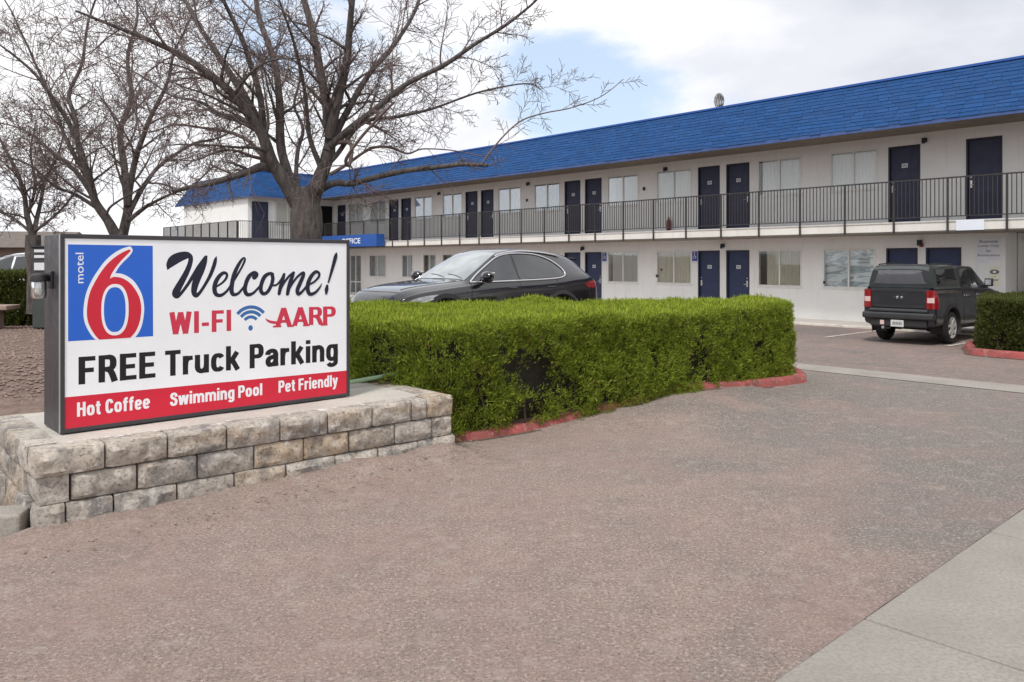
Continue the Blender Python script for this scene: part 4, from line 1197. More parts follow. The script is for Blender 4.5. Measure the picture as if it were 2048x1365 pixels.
def wheel(parent, t, y, r, w, side, name='wheel', spokes=7):
    c = MB(); yo = y*1.0
    prof = [(r*.62, -w/2), (r*.90, -w/2), (r*.985, -w/2+.03), (r, -w/2+.07), (r, w/2-.07), (r*.985, w/2-.03), (r*.90, w/2), (r*.70, w/2+.004), (r*.62, w/2-.02)]
    c.lathe(prof, (t, y, r), (0, side, 0), 36, cap=False)
    o = c.build(name, M_tyre, parent, smooth=40)
    c = MB(); ax = side
    c.lathe([(r*.66, w/2-.012), (r*.66, w/2+.002), (r*.60, w/2-.01), (r*.58, w/2-.09)], (t, y, r), (0, side, 0), 36, cap=False)
    c.lathe([(r*.14, w/2-.05), (r*.14, w/2-.005), (r*.06, w/2)], (t, y, r), (0, side, 0), 16)
    for k in range(spokes):
        a = 2*math.pi*k/spokes + .2
        p0 = (t+r*.10*math.cos(a), y+side*(w/2-.02), r+r*.10*math.sin(a)); p1 = (t+r*.62*math.cos(a), y+side*(w/2-.012), r+r*.62*math.sin(a))
        c.bar(p0, p1, .055, .03, up=(0, 1, 0))
    c.build('rim', M_rim, o, smooth=40)
    c = MB(); c.lathe([(r*.6, w/2-.10), (.02, w/2-.10)], (t, y, r), (0, side, 0), 24); c.build('brake_disc', M_plastic, o)
    return o
# t, ztop, yr, zr, zb, w, zlow
SUV = [(0.00, .74, .50, .70, .62, .60, .30), (0.06, .82, .58, .78, .70, .72, .27), (0.18, .91, .65, .87, .80, .83, .25), (0.40, .975, .70, .935, .87, .895, .24),
       (0.80, 1.03, .74, .985, .925, .92, .24), (1.20, 1.07, .755, 1.025, .965, .925, .24), (1.42, 1.095, .76, 1.05, .985, .928, .24), (1.62, 1.21, .735, 1.15, 1.0, .93, .24),
       (1.95, 1.405, .67, 1.345, 1.02, .93, .24), (2.25, 1.555, .595, 1.50, 1.03, .93, .24), (2.55, 1.632, .575, 1.583, 1.04, .93, .24), (2.9, 1.65, .575, 1.603, 1.05, .93, .24),
       (3.3, 1.635, .57, 1.588, 1.065, .933, .24), (3.7, 1.60, .560, 1.55, 1.09, .935, .25), (4.05, 1.54, .545, 1.485, 1.115, .93, .27), (4.30, 1.455, .555, 1.395, 1.12, .92, .30),
       (4.46, 1.32, .61, 1.26, 1.10, .90, .33), (4.60, 1.16, .67, 1.10, 1.03, .87, .35), (4.70, 1.01, .67, .95, .89, .80, .38), (4.76, .85, .60, .80, .74, .72, .42)]
def make_suv(root, mat, detail=True):
    L = 4.76; B = Body(SUV)
    ts = np.unique(np.concatenate([np.linspace(0, .5, 16), np.linspace(.5, 4.2, 75), np.linspace(4.2, L, 16)]))
    wr, wf, wb, rw = .36, .92, 3.60, .445
    def arch(t, z, y): return abs(y) > .5 and any((t-c)**2 + (z-.37)**2 < rw**2 for c in (wf, wb))
    body = B.mesh('body', mat, root, ts, arch)
    off = .007
    fs = lambda sg: (lambda t, z: (t, sg*(B.side_y(t, z)+off), z))
    win_f = [(1.58, 1.075), (1.75, 1.19), (2.0, 1.335), (2.25, 1.455), (2.45, 1.515), (2.535, 1.52), (2.535, 1.30), (2.535, 1.095), (2.2, 1.085), (1.85, 1.078)]
    win_r = [(2.60, 1.52), (2.9, 1.53), (3.2, 1.505), (3.45, 1.43), (3.62, 1.33), (3.71, 1.235), (3.69, 1.17), (3.55, 1.13), (3.2, 1.112), (2.85, 1.102), (2.60, 1.097), (2.60, 1.3)]
    ring = [(1.50, 1.055), (1.70, 1.19), (2.0, 1.365), (2.28, 1.495), (2.55, 1.548), (2.9, 1.556), (3.22, 1.53), (3.48, 1.455), (3.66, 1.35), (3.755, 1.24), (3.735, 1.155), (3.58, 1.108), (3.2, 1.085), (2.6, 1.07), (2.0, 1.06), (1.50, 1.055)]
    for sg in (1, -1):
        for poly in (win_f, win_r):
            c = MB(); fill_patch(c, poly, fs(sg), 5, 3); c.build('side_window', M_cglass, body, smooth=180)
        c = MB(); P = catmull(ring, 5); c.tube([(p[0], sg*(B.side_y(p[0], p[1])+.010), p[1]) for p in P], .016, 8, cap=False); c.build('window_surround', M_chrome, body, smooth=60)
        c = MB()
        for seam in ([(1.50, 1.04), (1.46, .9), (1.45, .6), (1.50, .38)], [(2.57, 1.06), (2.56, .8), (2.55, .36)], [(3.52, 1.09), (3.42, .95), (3.30, .80), (3.12, .55), (3.02, .38)], [(1.5, .38), (2.3, .36), (3.02, .38)]):
            P = catmull(seam, 5); c.tube([(p[0], sg*(B.side_y(p[0], p[1])+.001), p[1]) for p in P], .005, 5)
        c.build('door_seams', M_plastic, body)
        c = MB()
        for t0 in (2.28, 3.22):
            P = [(t0+k, .945+.01*k) for k in np.linspace(0, .2, 6)]
            c.tube([(a, sg*(B.side_y(a, z)+.022*(1 if 0 < i < 5 else .2)), z) for i, (a, z) in enumerate(P)], .014, 8)
        c.build('door_handle', mat, body, smooth=60)
        c = MB(); yb = B.side_y(1.75, 1.075)          # mirror
        c.bar((1.74, sg*(yb-.02), 1.06), (1.72, sg*(yb+.10), 1.10), .09, .05)
        P = []
        for i, (k, h, dpt) in enumerate(((0, .05, .05), (.03, .085, .085), (.12, .098, .10), (.2, .088, .09), (.235, .045, .05))):
            cy = yb+.07+k
            P.append([(1.70+dpt*math.cos(a)*.9, sg*cy, 1.145+h*math.sin(a)) for a in np.linspace(0, 2*math.pi, 15)])
        c.grid(P); m_ = c.build('wing_mirror', mat, body, smooth=60)
        c = MB(); c.box(1.69, 1.80, sg*(yb+.10), sg*(yb+.28), 1.195, 1.222); c.build('mirror_cap', M_chrome, m_, bevel=.01)
        hl = [(0.13, .70), (.22, .765), (.42, .83), (.72, .865), (.80, .85), (.62, .785), (.38, .72), (.20, .66)]
        c = MB(); fill_patch(c, hl, fs(sg), 5, 3); c.build('headlight', M_headl, body, smooth=180)
        c = MB(); P = [(.24, .70), (.45, .745), (.66, .795)]; c.tube([(a, sg*(B.side_y(a, z)+.012), z) for a, z in P], .010, 6); c.build('daytime_lamp', M_chrome, body, smooth=60)
        tl = [(4.22, .985), (4.46, 1.05), (4.63, 1.04), (4.715, .92), (4.66, .89), (4.50, .91), (4.32, .92)]
        c = MB(); fill_patch(c, tl, fs(sg), 4, 3); c.build('tail_light', M_tail, body, smooth=180)
        for cx in (wf, wb):                             # arch lining and cladding
            c = MB(); P = []
            for a in np.linspace(rad(-22), rad(202), 30):
                t, z = cx+rw*math.cos(a), .37+rw*math.sin(a)
                y = B.side_y(min(max(t, .02), 4.74), z)
                P.append([(cx+(rw+.07)*math.cos(a), sg*(y+.004), .37+(rw+.07)*math.sin(a)), (t, sg*(y+.022), z), (cx+(rw-.02)*math.cos(a), sg*(y-.0), .37+(rw-.02)*math.sin(a)), (cx+(rw-.02)*math.cos(a), sg*(y-.33), .37+(rw-.02)*math.sin(a))])
            c.grid(P); c.build('wheel_arch', M_plastic, body, smooth=50)
        c = MB()
        P = [[(t, sg*(B.side_y(t, z)+.012), z) for z in (.25, .31, .36, .40)] for t in np.linspace(1.36, 3.16, 12)]
        c.grid(P); c.build('sill_cladding', M_plastic, body, smooth=50)
        c = MB(); P = [(t, sg*(.60), B.top_z(t, .60)+.028) for t in np.linspace(2.3, 3.75, 14)]
        P = [(P[0][0]-.08, P[0][1], P[0][2]-.035)] + P + [(P[-1][0]+.08, P[-1][1], P[-1][2]-.045)]
        c.tube(P, .015, 8); c.build('roof_rail', M_chrome, body, smooth=60)
        for cx in (wf, wb): wheel(root, cx, sg*.79, wr, .235, sg)
    def top(t, y): return (t, y, B.top_z(t, y)+.006)
    c = MB(); n = 13
    P = [[top(t, y) for y in np.linspace(-1, 1, 17)*pchip([1.44, 1.8, 2.32], [.70, .655, .53], t)] for t in np.linspace(1.46, 2.30, n)]
    c.grid(P); c.build('windscreen', M_wshield, body, smooth=180)
    c = MB(); P = [[top(t, y) for y in np.linspace(-1, 1, 13)*pchip([4.32, 4.60], [.48, .58], t)] for t in np.linspace(4.33, 4.59, 7)]
    c.grid(P); c.build('rear_window', M_cglass, body, smooth=180)
    c = MB(); P = [[(t, y, B.top_z(min(t, 4.22), y)+.010+z) for y in np.linspace(-.5, .5, 11)] for t, z in ((4.0, -.004), (4.22, .008), (4.42, -.012), (4.42, -.032), (4.22, -.02))]
    c.grid(P); c.build('roof_spoiler', mat, body, smooth=50)
    c = MB()                                            # grille and lower mouth
    for z0, z1, hw in ((.40, .66, .34), (.28, .38, .52)):
        q = [(-hw, z0), (hw, z0), (hw*.86, z1), (-hw*.86, z1)]
        c.prism(q, lambda a, b, h: (-.012+.03*(a/.5)**2+h, a, b), -.004, .03)
    c.build('grille', M_plastic, body)
    c = MB()
    for a0, a1 in (((1.5, .72), (1.42, .0)), ((1.5, -.72), (1.42, 0))):
        pass
    c.tube([top(t, .62*pchip([.25, 1.45], [.8, 1.08], t)) for t in np.linspace(.3, 1.44, 12)], .004, 5); c.tube([top(t, -.62*pchip([.25, 1.45], [.8, 1.08], t)) for t in np.linspace(.3, 1.44, 12)], .004, 5)
    c.tube([(.175+.02*(y/.5)**2, y, B.top_z(.175+.02*(y/.5)**2, y)) for y in np.linspace(-.6, .6, 13)], .006, 5)
    c.build('bonnet_seams', M_plastic, body)
    c = MB()
    for y0 in (-.35, .15): c.tube([top(1.49, y0-.25), top(1.55, y0), top(1.58, y0+.25)], .008, 6)
    c.build('wipers', M_plastic, body)
    return body
A_IN = math.atan2(UY, UX)
# the body frame runs from front (t = 0) to rear along +x
suv = thing('black_suv', 'glossy black suv with chrome window trim parked behind the clipped hedge', 'car', (-2.37, 13.15, .415), A_IN)
make_suv(suv, M_black_paint)
# white car far left
wc = thing('white_suv', 'white suv parked at the far left behind the dark hedge and small bare tree', 'car', (-17.3, 24.0, .46), rad(6))
make_suv(wc, M_white_paint)

# pick-up truck with a bed cap; t from the tail (0) to the nose
TRL = [(0.0, 1.20, .84, 1.17, 1.10, .845, .42), (0.05, 1.225, .852, 1.195, 1.12, .865, .40), (.25, 1.235, .86, 1.205, 1.13, .87, .38), (1.5, 1.235, .86, 1.205, 1.12, .875, .36), (2.6, 1.225, .86, 1.195, 1.10, .875, .36),
       (3.45, 1.215, .83, 1.18, 1.08, .875, .36), (3.9, 1.17, .79, 1.12, 1.04, .87, .36), (4.3, 1.12, .76, 1.07, .99, .85, .36), (4.5, 1.05, .70, 1.0, .92, .80, .36), (4.58, .95, .62, .90, .84, .72, .38)]
TRC = [(1.58, 1.66, .60, 1.62, 1.215, .80, 1.15), (1.66, 1.715, .625, 1.675, 1.215, .835, 1.15), (2.2, 1.745, .63, 1.70, 1.215, .845, 1.15), (2.7, 1.735, .62, 1.69, 1.21, .845, 1.15), (3.0, 1.62, .63, 1.57, 1.205, .845, 1.15), (3.3, 1.42, .68, 1.36, 1.20, .84, 1.14), (3.58, 1.235, .74, 1.21, 1.17, .82, 1.1)]
TRK = [(0.06, 1.66, .66, 1.62, 1.26, .80, 1.20), (0.14, 1.725, .665, 1.685, 1.265, .825, 1.20), (.30, 1.765, .67, 1.725, 1.265, .84, 1.20), (1.0, 1.775, .675, 1.735, 1.265, .845, 1.20), (1.50, 1.77, .67, 1.73, 1.265, .845, 1.20), (1.57, 1.745, .65, 1.705, 1.26, .83, 1.20)]
tk = thing('pickup_truck', 'dark grey pickup truck with a windowed bed cap seen from behind in the lot', 'truck', (8.57, 17.74, .0), A_IN)
tk.scale = (1, .90, 1)
Bt, Bc, Bk = Body(TRL), Body(TRC), Body(TRK)
tw, tf, tb, trw = .36, 3.72, .93, .45
tarch = lambda t, z, y: abs(y) > .45 and any((t-c)**2 + (z-.37)**2 < trw**2 for c in (tf, tb))
tbody = Bt.mesh('body', M_truck_paint, tk, np.unique(np.concatenate([np.linspace(0, .3, 12), np.linspace(.3, 4.3, 80), np.linspace(4.3, 4.58, 10)])), tarch)
cab = Bc.mesh('cab', M_truck_paint, tk, np.linspace(1.58, 3.58, 40))
cap_ = Bk.mesh('bed_cap', pmat('dark cap gelcoat', (0.030, 0.036, 0.038), .38, .15, 4, coat=.6), tk, np.unique(np.concatenate([np.linspace(.06, .3, 10), np.linspace(.3, 1.57, 16)])))
for sg in (1, -1):
    fs_ = lambda B, o=.006, sg=sg: (lambda t, z: (t, sg*(B.side_y(t, z)+o), z))
    for poly, nm in (([(1.72, 1.28), (1.76, 1.45), (1.84, 1.63), (2.1, 1.655), (2.33, 1.655), (2.33, 1.28), (2.0, 1.275)], 'side_window'), ([(2.40, 1.28), (2.40, 1.65), (2.62, 1.64), (2.88, 1.54), (3.12, 1.40), (3.28, 1.28), (2.8, 1.275)], 'side_window')):
        c = MB(); fill_patch(c, poly, fs_(Bc), 4, 2); c.build(nm, M_cglass, cab, smooth=180)
    c = MB(); fill_patch(c, [(.30, 1.33), (.34, 1.62), (.40, 1.665), (1.35, 1.665), (1.40, 1.62), (1.42, 1.36), (1.37, 1.32), (.36, 1.32)], fs_(Bk), 4, 2); c.build('cap_side_window', M_cglass, cap_, smooth=180)
    c = MB(); P = catmull([(.10, 1.236), (1.6, 1.236), (3.4, 1.225)], 6); c.tube([(a, sg*(Bt.side_y(a, z-.03)+.0), z-.01) for a, z in P], .007, 6)
    for seam in ([(1.60, 1.2), (1.62, .75), (1.66, .42)], [(2.37, 1.2), (2.37, .42)], [(3.34, 1.19), (3.30, .8), (3.20, .42)]):
        c.tube([(a, sg*(Bt.side_y(a, z)+.001), z) for a, z in catmull(seam, 4)], .006, 5)
    c.build('door_seams', M_plastic, tbody)
    c = MB()
    for t0 in (1.76, 2.50): c.box(t0, t0+.2, sg*(Bt.side_y(t0, 1.06)), sg*(Bt.side_y(t0, 1.06)+.035), 1.04, 1.075)
    c.build('door_handle', M_chrome, tbody, bevel=.012)
    c = MB(); yb = Bc.side_y(3.05, 1.27); c.bar((3.08, sg*(yb-.05), 1.24), (3.06, sg*(yb+.10), 1.27), .06, .05); c.box(2.99, 3.10, sg*(yb+.07), sg*(yb+.26), 1.24, 1.43)
    m_ = c.build('wing_mirror', M_plastic, cab, bevel=.03, seg=3)
    c = MB(); c.box(2.980, 2.988, sg*(yb+.10), sg*(yb+.235), 1.27, 1.40); c.build('mirror_glass', M_chrome, m_)
    for cx in (tf, tb):
        c = MB(); P = []
        for a in np.linspace(rad(-20), rad(200), 30):
            t, z = cx+trw*math.cos(a), .37+trw*math.sin(a); y = Bt.side_y(min(max(t, .02), 4.56), max(z, .45))
            P.append([(cx+(trw+.08)*math.cos(a), sg*(y+.004), .37+(trw+.08)*math.sin(a)), (t, sg*(y+.028), z), (cx+(trw-.02)*math.cos(a), sg*y, .37+(trw-.02)*math.sin(a)), (cx+(trw-.02)*math.cos(a), sg*(y-.33), .37+(trw-.02)*math.sin(a))])
        c.grid(P); c.build('wheel_arch', M_plastic, tbody, smooth=50)
        wheel(tk, cx, sg*.755, tw, .235, sg)
    # tail lamps wrap the corner
    c = MB(); P = []
    for z in np.linspace(.80, 1.20, 7):
        P.append([(-.022, sg*.66, z), (-.022, sg*.79, z), (-.004, sg*.845, z), (.03, sg*(Bt.side_y(.05, z)+.012), z), (.16, sg*(Bt.side_y(.16, z)+.008), z)])
    c.grid(P); tl_ = c.build('tail_light', M_tail, tbody, smooth=50)
    c = MB(); c.grid([[(-.027, sg*.68, z), (-.027, sg*.78, z), (-.008, sg*.838, z)] for z in (.93, 1.04)]); c.build('reversing_lamp', M_tailw, tl_)
    c = MB(); c.tube([(t, sg*.60, Bk.top_z(t, .60)+.022) for t in np.linspace(.25, 1.5, 8)], .014, 8); c.build('roof_bar', M_plastic, cap_, smooth=60)
c = MB(); c.box(-.020, .05, -.655, .655, .80, 1.19); tg = c.build('tailgate', M_truck_paint, tbody, bevel=.02, seg=3)
c = MB(); c.box(-.027, -.019, -.62, .62, 1.165, 1.188); c.box(-.024, -.019, -.60, .60, .81, .86); c.build('tailgate_edges', M_plastic, tg, bevel=.003)
c = MB()
for y0, w in ((.02, .07), (-.085, .06)):
    c.lathe([(w*.5, 0), (w*.45, .010), (w*.2, .013)], (-.0205, y0, 1.035), (-1, 0, 0), 16)
c.bar((-.024, .13, 1.055), (-.024, .09, 1.02), .02, .008); c.bar((-.024, -.14, 1.05), (-.024, -.10, 1.02), .03, .008)
c.build('emblem', M_chrome, tg, smooth=50)
c = MB(); c.box(-.11, .05, -.86, .86, .555, .70); c.box(-.075, .05, -.70, .70, .7005, .785); c.build('rear_bumper', pmat('bumper grey', (0.030, 0.032, 0.035), .42, .15, 6, coat=.3), tk, bevel=.04, seg=3)
c = MB(); c.box(-.055, .06, -.68, .68, .38, .554); c.build('lower_valance', M_plastic, tk, bevel=.03)
c = MB(); c.box(-.085, -.061, -.155, .155, .385, .535); pl2 = c.build('licence_plate', M_licence, tk, bevel=.008)
c = MB()
for k in range(6): c.box(-.088, -.0852, -.11+k*.038, -.085+k*.038, .43, .495)
c.build('plate_marks', M_grey, pl2)
c = MB(); c.tube([(-.05, .36, .36), (.3, .36, .33)], .035, 12); c.build('exhaust_pipe', M_steel, tk, smooth=50)
c = MB(); c.box(-.075, -.061, .32, .42, .42, .52); c.build('tow_socket', M_tailw, tk, bevel=.01)
c = MB(); fill_patch(c, [(-.58, 1.42), (-.61, 1.37), (-.58, 1.335), (.58, 1.335), (.61, 1.37), (.58, 1.42), (.52, 1.60), (.46, 1.635), (-.46, 1.635), (-.52, 1.60)][::-1],
    lambda y, z: (.052 + .0, y, z), 3, 2)
c.v = [(float(np.interp(z, [1.26, 1.62, 1.68, 1.76], [.052, .050, .08, .2])), y, z) for x, y, z in c.v]
rw_ = c.build('cap_rear_window', pmat('grey tinted rear glass', (0.10, 0.103, 0.115), .1, .1, 3, coat=.8), cap_, smooth=180)
c = MB(); P = [[(t, y, Bc.top_z(t, y)+.006) for y in np.linspace(-1, 1, 11)*pchip([2.78, 3.5], [.54, .68], t)] for t in np.linspace(2.80, 3.50, 9)]
c.grid(P); c.build('windscreen', M_wshield, cab, smooth=180)
c = MB(); c.box(1.0, 4.0, -.55, .55, .26, .38); c.build('underbody', M_plastic, tk)
# painted stall lines in the lot
mb = MB()
for k in range(-3, 9):
    s = 9.35 + 2.75*k
    if s < 14: q0, q1 = 18.45, 21.7
    else: q0, q1 = 17.4, 21.7
    a, b_ = uv(q0, s), uv(q1, s); n = Vector((BX, BY))*.05
    h0 = .006
    N = 10
    mb.grid([[(a[0]+(b_[0]-a[0])*i/N + sg*n.x, a[1]+(b_[1]-a[1])*i/N + sg*n.y, float(land(a[0]+(b_[0]-a[0])*i/N, a[1]+(b_[1]-a[1])*i/N))+h0) for i in range(N+1)] for sg in (-1, 1)])
def worn_paint():
    m, nt, b = new_mat('worn stall paint')
    pos = nd(nt, 'ShaderNodeTexCoord').outputs['Object']
    nt.links.new(mixc(nt, ramp(nt, tex_noise(nt, 9, 5, .7, pos), [(.4, 0.0), (.6, 1.0)]), (.35, .30, .27), (.72, .69, .64)), b.inputs['Base Color'])
    b.inputs['Roughness'].default_value = .85
    return m
struct(mb.build('stall_lines', worn_paint()))
# ------------------------------------------------------------------ clipped hedges
def leaf_mat(name, tones, trans=0.35):
    m, nt, b = new_mat(name)
    geo = nd(nt, 'ShaderNodeNewGeometry'); pos = nd(nt, 'ShaderNodeTexCoord').outputs['Object']
    c1 = ramp(nt, geo.outputs['Random Per Island'], [(0.0, tones[0]), (0.45, tones[1]), (0.85, tones[2]), (1.0, tones[3])])
    c = mixc(nt, ramp(nt, tex_noise(nt, 2.3, 4, .6, pos), [(.4, 0.0), (.7, .55)]), c1, tones[1])
    c = mixc(nt, ramp(nt, tex_noise(nt, 5.5, 4, .6, pos), [(.58, 0.0), (.75, .5)]), c, tones[0])
    c = mixc(nt, ramp(nt, tex_noise(nt, 4.3, 5, .65, pos, .5), [(.60, 0.0), (.72, .6)]), c, (0.16, 0.095, 0.040))
    nt.links.new(c, b.inputs['Base Color']); b.inputs['Roughness'].default_value = .55
    b.inputs['Specular IOR Level'].default_value = .3
    tr = nd(nt, 'ShaderNodeBsdfTranslucent'); nt.links.new(c, tr.inputs['Color'])
    mx = nd(nt, 'ShaderNodeMixShader'); mx.inputs[0].default_value = trans
    nt.links.new(b.outputs[0], mx.inputs[1]); nt.links.new(tr.outputs[0], mx.inputs[2])
    nt.links.new(mx.outputs[0], nt.nodes['Material Output'].inputs['Surface'])
    return m
M_juniper = leaf_mat('juniper foliage', [(0.095, 0.138, 0.014), (0.210, 0.285, 0.028), (0.350, 0.440, 0.048), (0.36, 0.24, 0.09)])
M_darkhedge = leaf_mat('dark evergreen foliage', [(0.045, 0.060, 0.014), (0.080, 0.100, 0.020), (0.115, 0.135, 0.028), (0.15, 0.11, 0.04)], .25)
M_toplight = leaf_mat('juniper lit top', [(0.27, 0.36, 0.03), (0.40, 0.50, 0.045), (0.50, 0.60, 0.06), (0.52, 0.54, 0.10)], .4)  # lighter juniper copy: brightness of the lit hedge top put into colour
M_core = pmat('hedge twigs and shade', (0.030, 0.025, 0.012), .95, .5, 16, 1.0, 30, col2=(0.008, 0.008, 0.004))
M_stem = pmat('hedge stem bark', (0.075, 0.055, 0.040), .9, .4, 12, .6, 30)
def vnoise(P, scale, seed):
    """cheap smooth value noise for arrays of points"""
    Q = np.asarray(P)*scale + seed*17.3
    i = np.floor(Q).astype(np.int64); f = Q - i; f = f*f*(3-2*f)
    def h(a, b, c):
        n = (a*73856093) ^ (b*19349663) ^ (c*83492791) ^ (seed*2654435)
        n = (n ^ (n >> 13))*1274126177
        return ((n ^ (n >> 16)) & 0xffff)/65535.0
    r = 0
    for dx in (0, 1):
        for dy in (0, 1):
            for dz in (0, 1):
                w = (f[:, 0] if dx else 1-f[:, 0])*(f[:, 1] if dy else 1-f[:, 1])*(f[:, 2] if dz else 1-f[:, 2])
                r = r + w*h(i[:, 0]+dx, i[:, 1]+dy, i[:, 2]+dz)
    return r
def fbm(P, s, seed): return (vnoise(P, s, seed) + .5*vnoise(P, s*2.1, seed+1) + .25*vnoise(P, s*4.3, seed+2))/1.75
def inset(poly, d):
    P = np.array(poly); n = len(P); out = []
    for i in range(n):
        a, b_, c = P[i-1], P[i], P[(i+1) % n]
        e1 = (b_-a)/np.linalg.norm(b_-a); e2 = (c-b_)/np.linalg.norm(c-b_)
        n1 = np.array([-e1[1], e1[0]]); n2 = np.array([-e2[1], e2[0]])
        bi = n1+n2; bi /= np.linalg.norm(bi); out.append(b_ + bi*d/max(.35, bi@n1))
    return [tuple(p) for p in out]
def in_poly(P, poly):
    x, y = P[:, 0], P[:, 1]; r = np.zeros(len(P), bool); n = len(poly)
    for i in range(n):
        (x1, y1), (x2, y2) = poly[i], poly[(i+1) % n]
        c = ((y1 > y) != (y2 > y)) & (x < (x2-x1)*(y-y1)/(y2-y1+1e-12)+x1); r ^= c
    return r
def round_poly(poly, n=6):
    return [tuple(p) for p in catmull([poly[-1]] + list(poly) + [poly[0], poly[1]], n)][n:-n-1][:len(poly)*n]
def make_hedge(name, label, poly, ztop, zbase, mat, dens_side, dens_top, gaps=(), skip_side=None, seed=1, blade=(.026, .056, .0042), group=None, top_mat=None):
    """poly runs anticlockwise; ztop(x, y) is the clipped height"""
    rg = np.random.default_rng(seed)
    c0 = np.mean(np.array(poly), 0)
    root = thing(name, label, 'hedge', (c0[0], c0[1], float(land(c0[0], c0[1]))*0 + zbase), group=group)
    o3 = np.array([c0[0], c0[1], zbase])
    Pl = np.array(round_poly(poly)); E = np.roll(Pl, -1, 0)-Pl; ln = np.linalg.norm(E, axis=1)
    pts, nrm = [], []
    # sides
    for i in range(len(Pl)):
        e = E[i]/ln[i]; no = np.array([e[1], -e[0], 0])
        mid = Pl[i]+E[i]/2
        k = dens_side
        if skip_side and skip_side(mid, no): k *= .12
        n = int(ln[i]*(ztop(*mid)-zbase)*k)
        a = rg.random(n); z = zbase + .02 + (rg.random(n)**.92)*(np.array(ztop(*mid))-zbase-.02)
        q = Pl[i] + E[i]*a[:, None]
        pts.append(np.column_stack([q, z])); nrm.append(np.repeat(no[None], n, 0))
    # top
    lo, hi = Pl.min(0), Pl.max(0); A = np.prod(hi-lo); n = int(A*dens_top)
    q = lo + rg.random((n, 2))*(hi-lo); q = q[in_poly(q, [tuple(p) for p in Pl])]
    pts.append(np.column_stack([q, np.array([ztop(x, y) for x, y in q])])); nrm.append(np.repeat(np.array([[0, 0, 1.]]), len(q), 0))
    P = np.concatenate(pts); N = np.concatenate(nrm)
    lump = fbm(P, 2.6, seed)-.5; fine = fbm(P, 8.0, seed+5)-.5
    depth = np.abs(rg.normal(0, .055, len(P)))
    P = P + N*(lump*np.where(N[:, 2] > .5, .13, .22) + fine*np.where(N[:, 2] > .5, .07, .13) - depth + .02)[:, None]
    # worn and thin places
    keep = rg.random(len(P)) < np.where(N[:, 2] > .5, 1.0, np.clip(1.95 - 3.2*np.clip(fbm(P*np.array([1.5, 1.5, .8]), 3.3, seed+9)-.40, 0, 1)*2.0, .22, 1))
    for (gx, gy, gz, rx, rz) in gaps:
        q = ((P[:, 0]-gx)**2 + (P[:, 1]-gy)**2)/rx**2 + ((P[:, 2]-gz)/rz)**2
        q = q*(0.25+1.6*fbm(P, 6.5, seed+12))
        keep &= rg.random(len(P)) < np.clip((q-.30)*.95, .04, 1)
    P, N = P[keep], N[keep]
    # every point carries a spray of small blades
    nb = 6; n = len(P)*nb
    Pb = np.repeat(P, nb, 0) + rg.normal(0, .012, (n, 3)); Nb = np.repeat(N, nb, 0)
    D = Nb*.7 + rg.normal(0, .48, (n, 3)) + np.array([0, 0, .7]); D /= np.linalg.norm(D, axis=1)[:, None]
    S = np.cross(D, rg.normal(0, 1, (n, 3))); S /= np.linalg.norm(S, axis=1)[:, None]
    Lb = rg.uniform(blade[0], blade[1], n)[:, None]; Wb = (blade[2]*rg.uniform(.7, 1.5, n))[:, None]
    tall = rg.random(n) < .03; Lb[tall] *= 1.9
    V = np.stack([Pb, Pb+D*Lb*.5+S*Wb, Pb+D*Lb, Pb+D*Lb*.5-S*Wb], 1).reshape(-1, 3) - o3
    F = np.arange(n*4).reshape(-1, 4)
    np_mesh('foliage', V, F, mat, root)
    # extra upright blades, mostly on top; a paler tone here paints in sunlight
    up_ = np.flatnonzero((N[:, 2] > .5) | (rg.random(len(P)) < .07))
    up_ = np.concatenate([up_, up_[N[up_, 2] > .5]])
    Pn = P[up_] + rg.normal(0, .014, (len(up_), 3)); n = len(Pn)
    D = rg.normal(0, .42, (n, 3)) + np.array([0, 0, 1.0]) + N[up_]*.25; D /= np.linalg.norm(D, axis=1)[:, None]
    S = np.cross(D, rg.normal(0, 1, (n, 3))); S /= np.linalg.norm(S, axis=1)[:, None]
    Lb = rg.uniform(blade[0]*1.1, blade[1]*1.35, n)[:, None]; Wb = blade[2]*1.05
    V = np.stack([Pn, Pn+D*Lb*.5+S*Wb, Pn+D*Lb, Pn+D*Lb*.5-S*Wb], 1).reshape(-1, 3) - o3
    np_mesh('top_blades', V, np.arange(n*4).reshape(-1, 4), top_mat, root)
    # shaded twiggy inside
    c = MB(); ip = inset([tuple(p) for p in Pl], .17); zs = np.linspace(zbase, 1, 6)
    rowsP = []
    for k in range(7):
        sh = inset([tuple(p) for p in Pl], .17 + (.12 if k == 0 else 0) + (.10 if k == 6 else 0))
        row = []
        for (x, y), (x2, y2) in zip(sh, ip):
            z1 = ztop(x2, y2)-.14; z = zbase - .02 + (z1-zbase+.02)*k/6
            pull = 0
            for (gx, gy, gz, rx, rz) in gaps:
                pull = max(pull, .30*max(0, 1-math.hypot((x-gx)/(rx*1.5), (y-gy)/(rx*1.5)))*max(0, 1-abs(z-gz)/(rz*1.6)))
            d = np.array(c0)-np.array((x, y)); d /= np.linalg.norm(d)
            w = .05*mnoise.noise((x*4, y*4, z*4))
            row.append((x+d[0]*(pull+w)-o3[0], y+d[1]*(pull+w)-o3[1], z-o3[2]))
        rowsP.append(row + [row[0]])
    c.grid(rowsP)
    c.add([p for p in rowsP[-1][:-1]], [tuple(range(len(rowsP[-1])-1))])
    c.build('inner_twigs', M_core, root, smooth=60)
    c = MB()                                          # stems at the foot and inside the gaps
